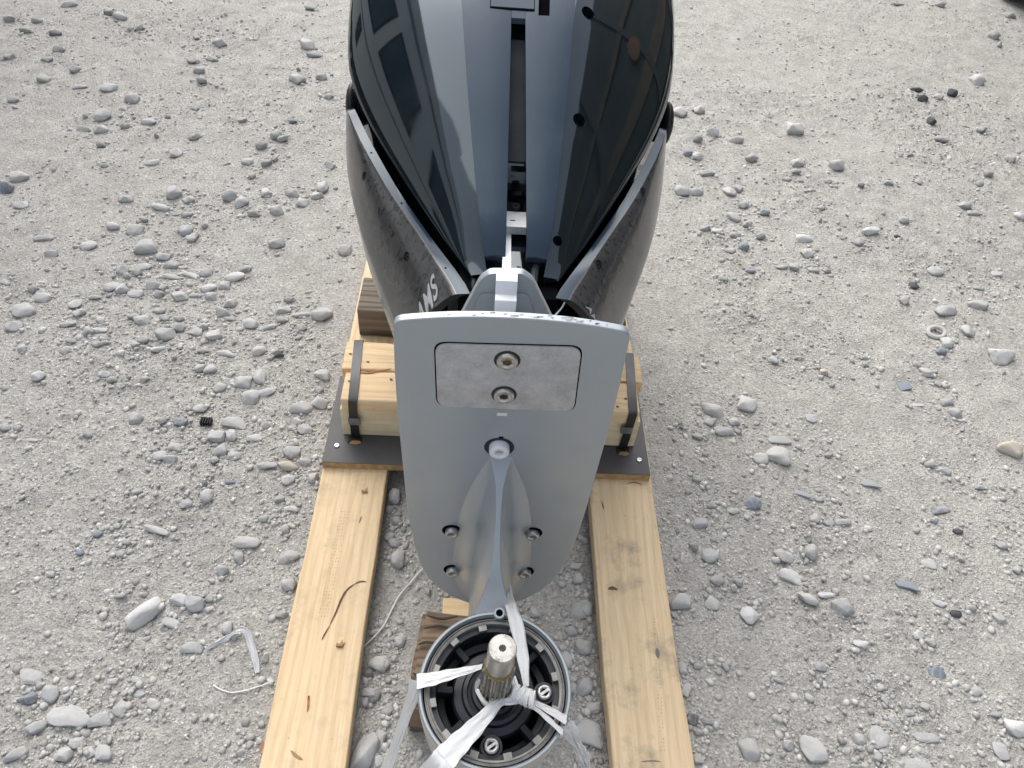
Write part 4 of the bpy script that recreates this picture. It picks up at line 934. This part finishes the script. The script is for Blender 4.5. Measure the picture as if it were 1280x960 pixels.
def cowl_ring(Y, s):
    b = SI(Y, RAIL, 1); zr = SI(Y, RAIL, 2)-.010; l = SI(Y, LIP, 1); zl = SI(Y, LIP, 2); c = cx(Y)
    if Y < .92: b = min(b, .043+(Y-.875)*.2)
    p = []; n = 18
    ff = .020 if Y > 1.035 else .085
    p.append((0, zl-.05)); p.append((0, zr-ff)); p.append((.017, zr-ff)); p.append((.0172, zr) if Y > .898 else (b-.0025, zr-ff))
    for i in range(n+1):
        t = i/n*pi/2; sx = math.sin(t)**1.6; cz = math.cos(t)**1.4
        p.append((b-.002+(l-b+.002)*sx, zl+(zr-zl)*cz))
    p.append((l-.006, zl-.0035)); p.append((l-.018, zl-.005)); p.append((l*.5, zl-.03))
    return [(c+s*u, Y, z) for u, z in p]
Ys = [.875, .885, .8975, .8985, .92, .945, .97, 1.0, 1.034, 1.037]+[1.06+.03*i for i in range(24)]+[1.80]
def cowl_half(s):
    rings = [cowl_ring(Y, s) for Y in Ys]
    return rings
def boolean_cut(o, cutters):
    for c_ in cutters:
        md = o.modifiers.new('b', 'BOOLEAN'); md.operation = 'DIFFERENCE'; md.object = c_; md.solver = 'EXACT'
    dg = bpy.context.evaluated_depsgraph_get(); m2 = bpy.data.meshes.new_from_object(o.evaluated_get(dg))
    o.modifiers.clear(); old = o.data; o.data = m2; bpy.data.meshes.remove(old)
    cc = [(c_.matrix_world @ c_.data.vertices[0].co) for c_ in cutters]
    bm = bmesh.new(); bm.from_mesh(m2)
    for e in bm.edges:
        if len(e.link_faces) == 2 and e.calc_face_angle(0) > radians(26): e.smooth = False
    bm.to_mesh(m2); bm.free()
    for c_ in cutters: bpy.data.objects.remove(c_)
def bvh_of(o):
    return BVHTree.FromPolygons([v.co[:] for v in o.data.vertices], [p.vertices[:] for p in o.data.polygons])
def hit(bvh, px, py):
    d = (F_+R_*((px-640)/960)-U_*((py-480)/960)).normalized(); h = bvh.ray_cast(CAM, d)
    if h[0] is None: return None, None
    n = h[1] if h[1].dot(d) < 0 else -h[1]
    return h[0], n.normalized()
CL = loft('cowl_half', cowl_half(-1), M['cowl'], MO, angle=38)
CR = loft('cowl_half', cowl_half(1), M['cowl'], MO, angle=38)
bR = bvh_of(CR); cut = []; holes = []
for px, py, r in ((735, 16, .0125), (724, 150, .0118), (697, 301, .0085)):
    h, n = hit(bR, px, py)
    if h is None: continue
    ax = (n+Vector((0, 0, 1))*.25).normalized()
    cut.append(lathe('cutter', [(0, -.020), (r*.82, -.020), (r*1.02, .03), (0, .03)], h, ax, M['cowl'], None, 32)); holes.append((h, ax, r))
if cut: boolean_cut(CR, cut)
for h, ax, r in holes:
    hs_ = lathe('screw_well', [(r*.98, -.0006), (r*.81, -.0188), (r*.3, -.0188), (r*.28, -.0175), (0, -.0175)], h, ax, M['strip'], CR, 28)
# rails either side of the slot
def rail(s):
    rings = []
    ys = [.897, .915, .95, .98, 1.01, 1.04, 1.07, 1.10, 1.13, 1.17, 1.21, 1.25, 1.3, 1.35, 1.42, 1.5, 1.6, 1.7]
    for i, Y in enumerate(ys):
        b = I(Y, RAIL, 1); z = SI(Y, RAIL, 2) if Y > .93 else I(Y, RAIL, 2); c = cx(Y); a = np.interp(Y, [.9, 1.22, 1.3], [.0150, .0108, .0108])
        if i == 0: z -= .004; b -= .002
        rings.append([(c+s*a, Y, z-.0085), (c+s*a, Y, z), (c+s*(a*.5+b*.5), Y, z+.0012), (c+s*b, Y, z-.0018), (c+s*(b-.001), Y, z-.0088)])
    return loft('cowl_rail', rings, M['strip'], MO, True, .0009, angle=20)
rails = [rail(-1), rail(1)]
rings = []
for Y in (1.2225, 1.25, 1.3, 1.35, 1.42, 1.5, 1.6, 1.7):
    z = SI(Y, RAIL, 2); c = cx(Y); rings.append([(c-.0107, Y, z-.009), (c-.0107, Y, z), (c+.0107, Y, z), (c+.0107, Y, z-.009)])
loft('rail_bridge', rings, M['strip'], MO, False)
def ontop(name, x0, x1_, Y0, Y1, up, mat, par, r=.001):
    rings = []
    for Y in np.linspace(Y0, Y1, 8):
        z = SI(Y, RAIL, 2)+.0012; rings.append([(x0, Y, z-.002), (x0, Y, z+up), (x1_, Y, z+up), (x1_, Y, z-.002)])
    return loft(name, rings, mat, par, False)
pl0 = at(613, 17, y=1.232); pl1 = at(667, 19, y=1.232)
lg = ontop('latch_gap', pl0.x-.0012, pl1.x+.0012, 1.2345, 1.42, .0003, M['pit'], MO)
ontop('latch_cover', pl0.x, pl1.x, 1.2362, 1.418, .0012, M['strip'], MO)
s0 = at(673, 19, y=1.228); s1_ = at(687, 20, y=1.228)
zc = SI(1.26, RAIL, 2)
ct = box('cutter', s0.x, s1_.x, 1.2285, 1.33, zc-.03, zc+.08, M['pit'], None, 0); boolean_cut(rails[1], [ct])
loft('vent_slot', [[(s0.x-.001, Y, SI(Y, RAIL, 2)-.0098), (s0.x-.001, Y, SI(Y, RAIL, 2)-.0078), (s1_.x+.001, Y, SI(Y, RAIL, 2)-.0078), (s1_.x+.001, Y, SI(Y, RAIL, 2)-.0098)] for Y in (1.2265, 1.26, 1.30, 1.332)], M['pit'], MO, False)
# slot floor between the rails
rings = []
for Y in (1.04, 1.09, 1.15, 1.215):
    z = SI(Y, RAIL, 2)-.026; c = cx(Y); rings.append([(c-.016, Y, z-.004), (c-.016, Y, z), (c+.016, Y, z), (c+.016, Y, z-.004)])
loft('slot_floor', rings, M['dark_in'], MO, False)
# lower cowl behind the side panels
rings = []
for Y in (.90, .95, 1.0, 1.06, 1.12, 1.18, 1.24, 1.30, 1.4, 1.5, 1.65, 1.80):
    hw = SI(Y, LIP, 1)-(.028 if Y < 1.25 else (.012 if Y < 1.28 else .004)); zt = SI(Y, LIP, 2)-.006; c = cx(Y); zb = np.interp(Y, [.9, 1.07, 1.8], [.42, .33, .33])
    pr = [(1.0, 0), (1.0, .12), (.98, .35), (.9, .65), (.7, .9), (.4, 1)]
    if Y > 1.28: pr = [(1.0, 0), (1.006, .10), (.985, .28), (.9, .65), (.7, .9), (.4, 1)]
    R_pts = [(c+hw*a, Y, zt+(zb-zt)*b) for a, b in pr]; L_pts = [(c-hw*a, Y, zt+(zb-zt)*b) for a, b in pr[::-1]]
    rings.append(R_pts+L_pts)
loft('lower_cowl', rings, M['cowl'], MO, angle=50)
box('mounting_bracket', -.09, .16, 1.08, 1.25, .1925, .45, M['black_in'], MO, .006)
box('mounting_bracket', -.06, .13, 1.44, 1.53, .1345, .45, M['black_in'], MO, .006)

# ---- side panels with the lettering
EO = [(.84, .074, .694), (.87, .094, .698), (.955, .140, .712), (1.05, .195, .724), (1.17, .252, .743), (1.25, .279, .748), (1.28, .2865, .744), (1.298, .289, .732)]
EI = [(.84, .056, .697), (.875, .076, .698), (.955, .123, .706), (1.05, .178, .722), (1.17, .236, .744), (1.25, .2665, .752), (1.28, .276, .748), (1.298, .281, .735)]
SL = [(.84, .158, .56), (.92, .184, .575), (1.02, .228, .61), (1.08, .250, .625), (1.15, .270, .64), (1.22, .286, .655), (1.298, .293, .665)]
def chap(s):
    rings = []
    for Y in [.84, .86, .89, .92, .955, .99, 1.025, 1.06, 1.095, 1.13, 1.165, 1.2, 1.23, 1.25, 1.268, 1.282, 1.292, 1.298]:
        eo, zo = SI(Y, EO, 1), SI(Y, EO, 2); ei, zi = SI(Y, EI, 1), SI(Y, EI, 2); sl, zs = SI(Y, SL, 1), SI(Y, SL, 2)
        if Y > 1.25: d = ((Y-1.25)/.048)**2*.030; zo -= d; zi -= d
        eo = min(eo, sl-.002); ei = min(ei, eo-.008)
        out = []; c = cx(Y)-.003
        n = 14
        for i in range(n+1):
            t = i/n*pi/2; out.append((eo+(sl-eo)*math.sin(t)**1.45, zs+(zo-zs)*math.cos(t)**1.45))
        for a, b in ((.97, .07), (.88, .16), (.72, .24), (.5, .29)): out.append((sl*a, zs-b))
        inn = [(max(.01, u-.013), z-.001) for u, z in out[1:]][::-1]
        pts = [(ei, zi)]+out+inn
        rings.append([(c+s*u, Y, z) for u, z in pts])
    bm = bmesh.new(); R = [[bm.verts.new(p) for p in r] for r in rings]; n = len(R[0])
    for a, b in zip(R, R[1:]):
        for i in range(n):
            f = bm.faces.new((a[i], a[(i+1) % n], b[(i+1) % n], b[i]))
            if i == 0 or i == n-1: f.material_index = 1
    fc = bm.faces.new(R[0]); fc.material_index = 2; bm.faces.new(R[-1][::-1]); bmesh.ops.recalc_face_normals(bm, faces=bm.faces[:])
    o = frombm('side_panel', bm, M['chap'], MO, True, angle=28); o.data.materials.append(M['chap_edge']); o.data.materials.append(M['black_in']); return o
chL, chR = chap(-1), chap(1)
bL, bRr = bvh_of(chL), bvh_of(chR)
for o, bv, pts in ((chL, bL, ((455, 220), (508, 321))), (chR, bRr, ((804, 240), (749, 331)))):
    cut = []; hh = []
    for px, py in pts:
        h, n = hit(bv, px, py)
        if h is None: continue
        cut.append(lathe('cutter', [(0, -.006), (.0075, -.006), (.0085, .01), (0, .01)], h, n, M['chap'], None, 24)); hh.append((h, n))
    if cut: boolean_cut(o, cut)
    for h, n in hh:
        lathe('panel_screw', [(.0072, -.0055), (.0055, -.0055), (.0055, -.003), (.004, -.002), (.002, -.002), (.0018, -.004), (0, -.004)], h, n, M['dark_in'], o, 20)
# black rounded lugs where the panels meet the cowl
for px, py, s in ((438, 128, -1), (836, 152, 1)):
    c = at(px, py, y=1.318); bm = bmesh.new(); bmesh.ops.create_uvsphere(bm, u_segments=20, v_segments=12, radius=1)
    bm.transform(Matrix.Translation(c+Vector((-s*.004, .006, -.008))) @ Matrix.Diagonal((.013, .036, .040, 1)))
    frombm('panel_lug', bm, M['black_in'], MO, True)
# tiny trim rivets
for px, py in ((464, 191), (502, 254), (557, 335)):
    h, n = hit(bL, px, py)
    if h: lathe('rivet', [(.0018, 0), (.0014, .0006), (0, .0008)], h, n, M['pit'], chL, 10)
def lettering(txt, bv, par, p0, p1, flip):
    """letters moulded on a panel: baseline from p0 to p1 on the surface"""
    a, n = hit(bv, *p0); b, _ = hit(bv, *p1)
    if a is None or b is None: return
    cu = bpy.data.curves.new('t', 'FONT'); cu.body = txt; cu.shear = .35; cu.offset = .02; cu.space_character = 1.05
    o = bpy.data.objects.new('t', cu); C.objects.link(o); dg = bpy.context.evaluated_depsgraph_get()
    m_ = bpy.data.meshes.new_from_object(o.evaluated_get(dg)); bpy.data.objects.remove(o)
    xs = [v.co.x for v in m_.vertices]; w = max(xs)-min(xs); L = (b-a).length; sc = L/w
    X = (b-a).normalized(); Yv = n.cross(X).normalized()
    if flip: Yv = n.cross(X).normalized()
    bm = bmesh.new(); bm.from_mesh(m_)
    bmesh.ops.triangulate(bm, faces=bm.faces[:])
    bmesh.ops.subdivide_edges(bm, edges=bm.edges[:], cuts=3, use_grid_fill=True)
    for v in bm.verts:
        q = a+X*(v.co.x-min(xs))*sc+Yv*v.co.y*sc*.62
        loc, nn_, _, _ = bv.ray_cast(q+n*.03, -n)
        if loc is None: loc, nn_ = q, n
        if nn_.dot(n) < 0: nn_ = -nn_
        v.co = loc+nn_*.0012
    frombm('lettering', bm, M['letter'], par)
lettering('AMS', bL, chL, (527, 408), (551, 360), False)
lettering('AMS', bRr, chR, (731, 383), (744, 415), False)

# ------------------------------------------------------------------ white woven tie strap round the shaft
TS = empty('tie_strap', (GX0, GY0, .58), 'white woven plastic strap knotted around the propeller shaft and over the gearcase rim', 'strap')
ZI = .592
def zp(px, py, z): return gp(px, py, z) if z > .57 else at(px, py, z=z)
def seg(name, pix, widths, side, seed, n=8, **k):
    return ribbon(name, [zp(*p) for p in pix], widths, side, M['ribbon'], TS, n=n, seed=seed, **k)
UPV = Vector((0, 0, 1))
# from behind the strut, over the rim, down to the knot
s1p = [at(634, 700, y=.50), at(632, 722, y=.475), at(635, 745, y=.44), zp(640, 762, .592), zp(648, 790, .598), zp(654, 825, .600), zp(658, 858, .600)]
ribbon('band', s1p, [.0085, .0105, .0125, .0145, .0155, .0125, .0060], [Vector((1, 0, .1))]*3+[Vector((1, .05, 0))]*4, M['ribbon'], TS, n=6, seed=1)
# left band over the rim and down to the skid
seg('band', [(604, 833, .600), (585, 838, .597), (560, 844, .5935), (540, 849, .592), (521, 852, .5895)], [.0050, .0085, .0125, .0150, .0170], Vector((.12, 1, 0)), 2)
ribbon('band', [zp(521, 852, .5895), zp(517, 868, .560), zp(508, 893, .50), zp(495, 930, .42), zp(478, 975, .33), zp(462, 1030, .22)], [.0165, .0140, .0120, .0125, .0150, .015], Vector((1, -.3, 0)), M['ribbon'], TS, n=6, seed=3)
# lower band
seg('band', [(628, 874, .600), (614, 888, .598), (592, 911, .594), (572, 931, .5915), (556, 948, .589)], [.0070, .0130, .0190, .0230, .0260], [Vector((.7, -.7, 0))]*5, 4)
ribbon('band', [zp(556, 948, .589), zp(545, 962, .565), zp(525, 985, .50), zp(490, 1025, .38)], [.026, .027, .028, .028], Vector((.7, -.7, 0)), M['ribbon'], TS, n=6, seed=5)
# right bands to the far rim, then the twisted tail
seg('band', [(664, 876, .600), (680, 884, .597), (696, 893, .594), (708, 900, .590)], [.0045, .0070, .0090, .0110], Vector((-.4, 1, 0)), 6)
seg('band', [(663, 881, .600), (678, 893, .597), (692, 906, .594), (703, 916, .590)], [.0045, .0065, .0080, .0090], Vector((-.6, 1, 0)), 7)
tl = [zp(706, 906, .589), zp(713, 915, .56), zp(719, 930, .52), zp(727, 946, .48), zp(733, 965, .43), zp(737, 990, .38)]
ribbon('tail', tl, [.020, .015, .011, .010, .009, .008], [Vector((1, .3, 0)), Vector((1, 0, 0)), Vector((.7, .6, .3)), Vector((1, -.2, .3)), Vector((.6, .7, 0)), Vector((1, 0, 0))], M['ribbon'], TS, n=8, seed=8, fold=.002)
ribbon('tail', [p+Vector((.004, .002, .001)) for p in tl], [.006, .009, .007, .008, .006, .005], [Vector((.3, 1, 0)), Vector((1, 0, .4)), Vector((0, 1, .3)), Vector((1, .2, 0)), Vector((.2, .7, .3)), Vector((1, 0, 0))], M['ribbon'], TS, n=8, seed=18, fold=.002)
# loop round the base of the shaft
loopc = []
for i in range(25):
    a = radians(150+i*(360-40)/24); rr_ = .0192+.0008*sin(i); loopc.append(Vector((GX0+rr_*cos(a), GY0+rr_*sin(a), .583+.004*sin(a*1.0+2))))
loopc = [TM @ p for p in loopc]
ribbon('loop', loopc, [.0065]*25, [Vector((0, 0, 1))+(p-Vector((GX0, GY0, p.z))).normalized()*.8 for p in loopc], M['ribbon'], TS, n=2, seed=9, nc=7)
tube('loop_cord', [p+Vector((0, 0, .006)) for p in loopc[3:22]], .0022, M['ribbon'], TS, 6)
ribbon('band', [zp(642, 845, .603), zp(645, 855, .603), zp(650, 866, .602)], [.004, .005, .006], Vector((1, .3, 0)), M['ribbon'], TS, n=5, seed=12)
ribbon('band', [zp(612, 874, .597), zp(628, 877, .599), zp(645, 876, .602), zp(654, 874, .603)], [.006, .007, .007, .005], Vector((0, 1, .3)), M['ribbon'], TS, n=6, seed=10)
kc = zp(655, 870, .604)
core = lathe('knot', [(0, -.013), (.005, -.011), (.0072, -.004), (.0072, .004), (.005, .011), (0, .013)], kc, (1, -.45, .1), M['ribbon'], TS, 16)
rk = random.Random(3)
for k in range(5):
    c0 = kc+Vector((1, -.45, .1)).normalized()*(-.0095+.0047*k); R1 = .0080+.0012*rk.random(); tilt = rk.uniform(-.35, .35)
    ax = Vector((1, -.45+tilt, .1+rk.uniform(-.3, .3))).normalized(); x, y, z = frame_of(ax)
    pts = [c0+x*R1*cos(a)+y*R1*.9*sin(a) for a in [i*2*pi/16 for i in range(17)]]
    ribbon('wrap', pts, [.0044+.001*rk.random()]*17, [ax]*17, M['ribbon'], core, n=2, seed=20+k, nc=7, fold=.0005, thick=.0012)
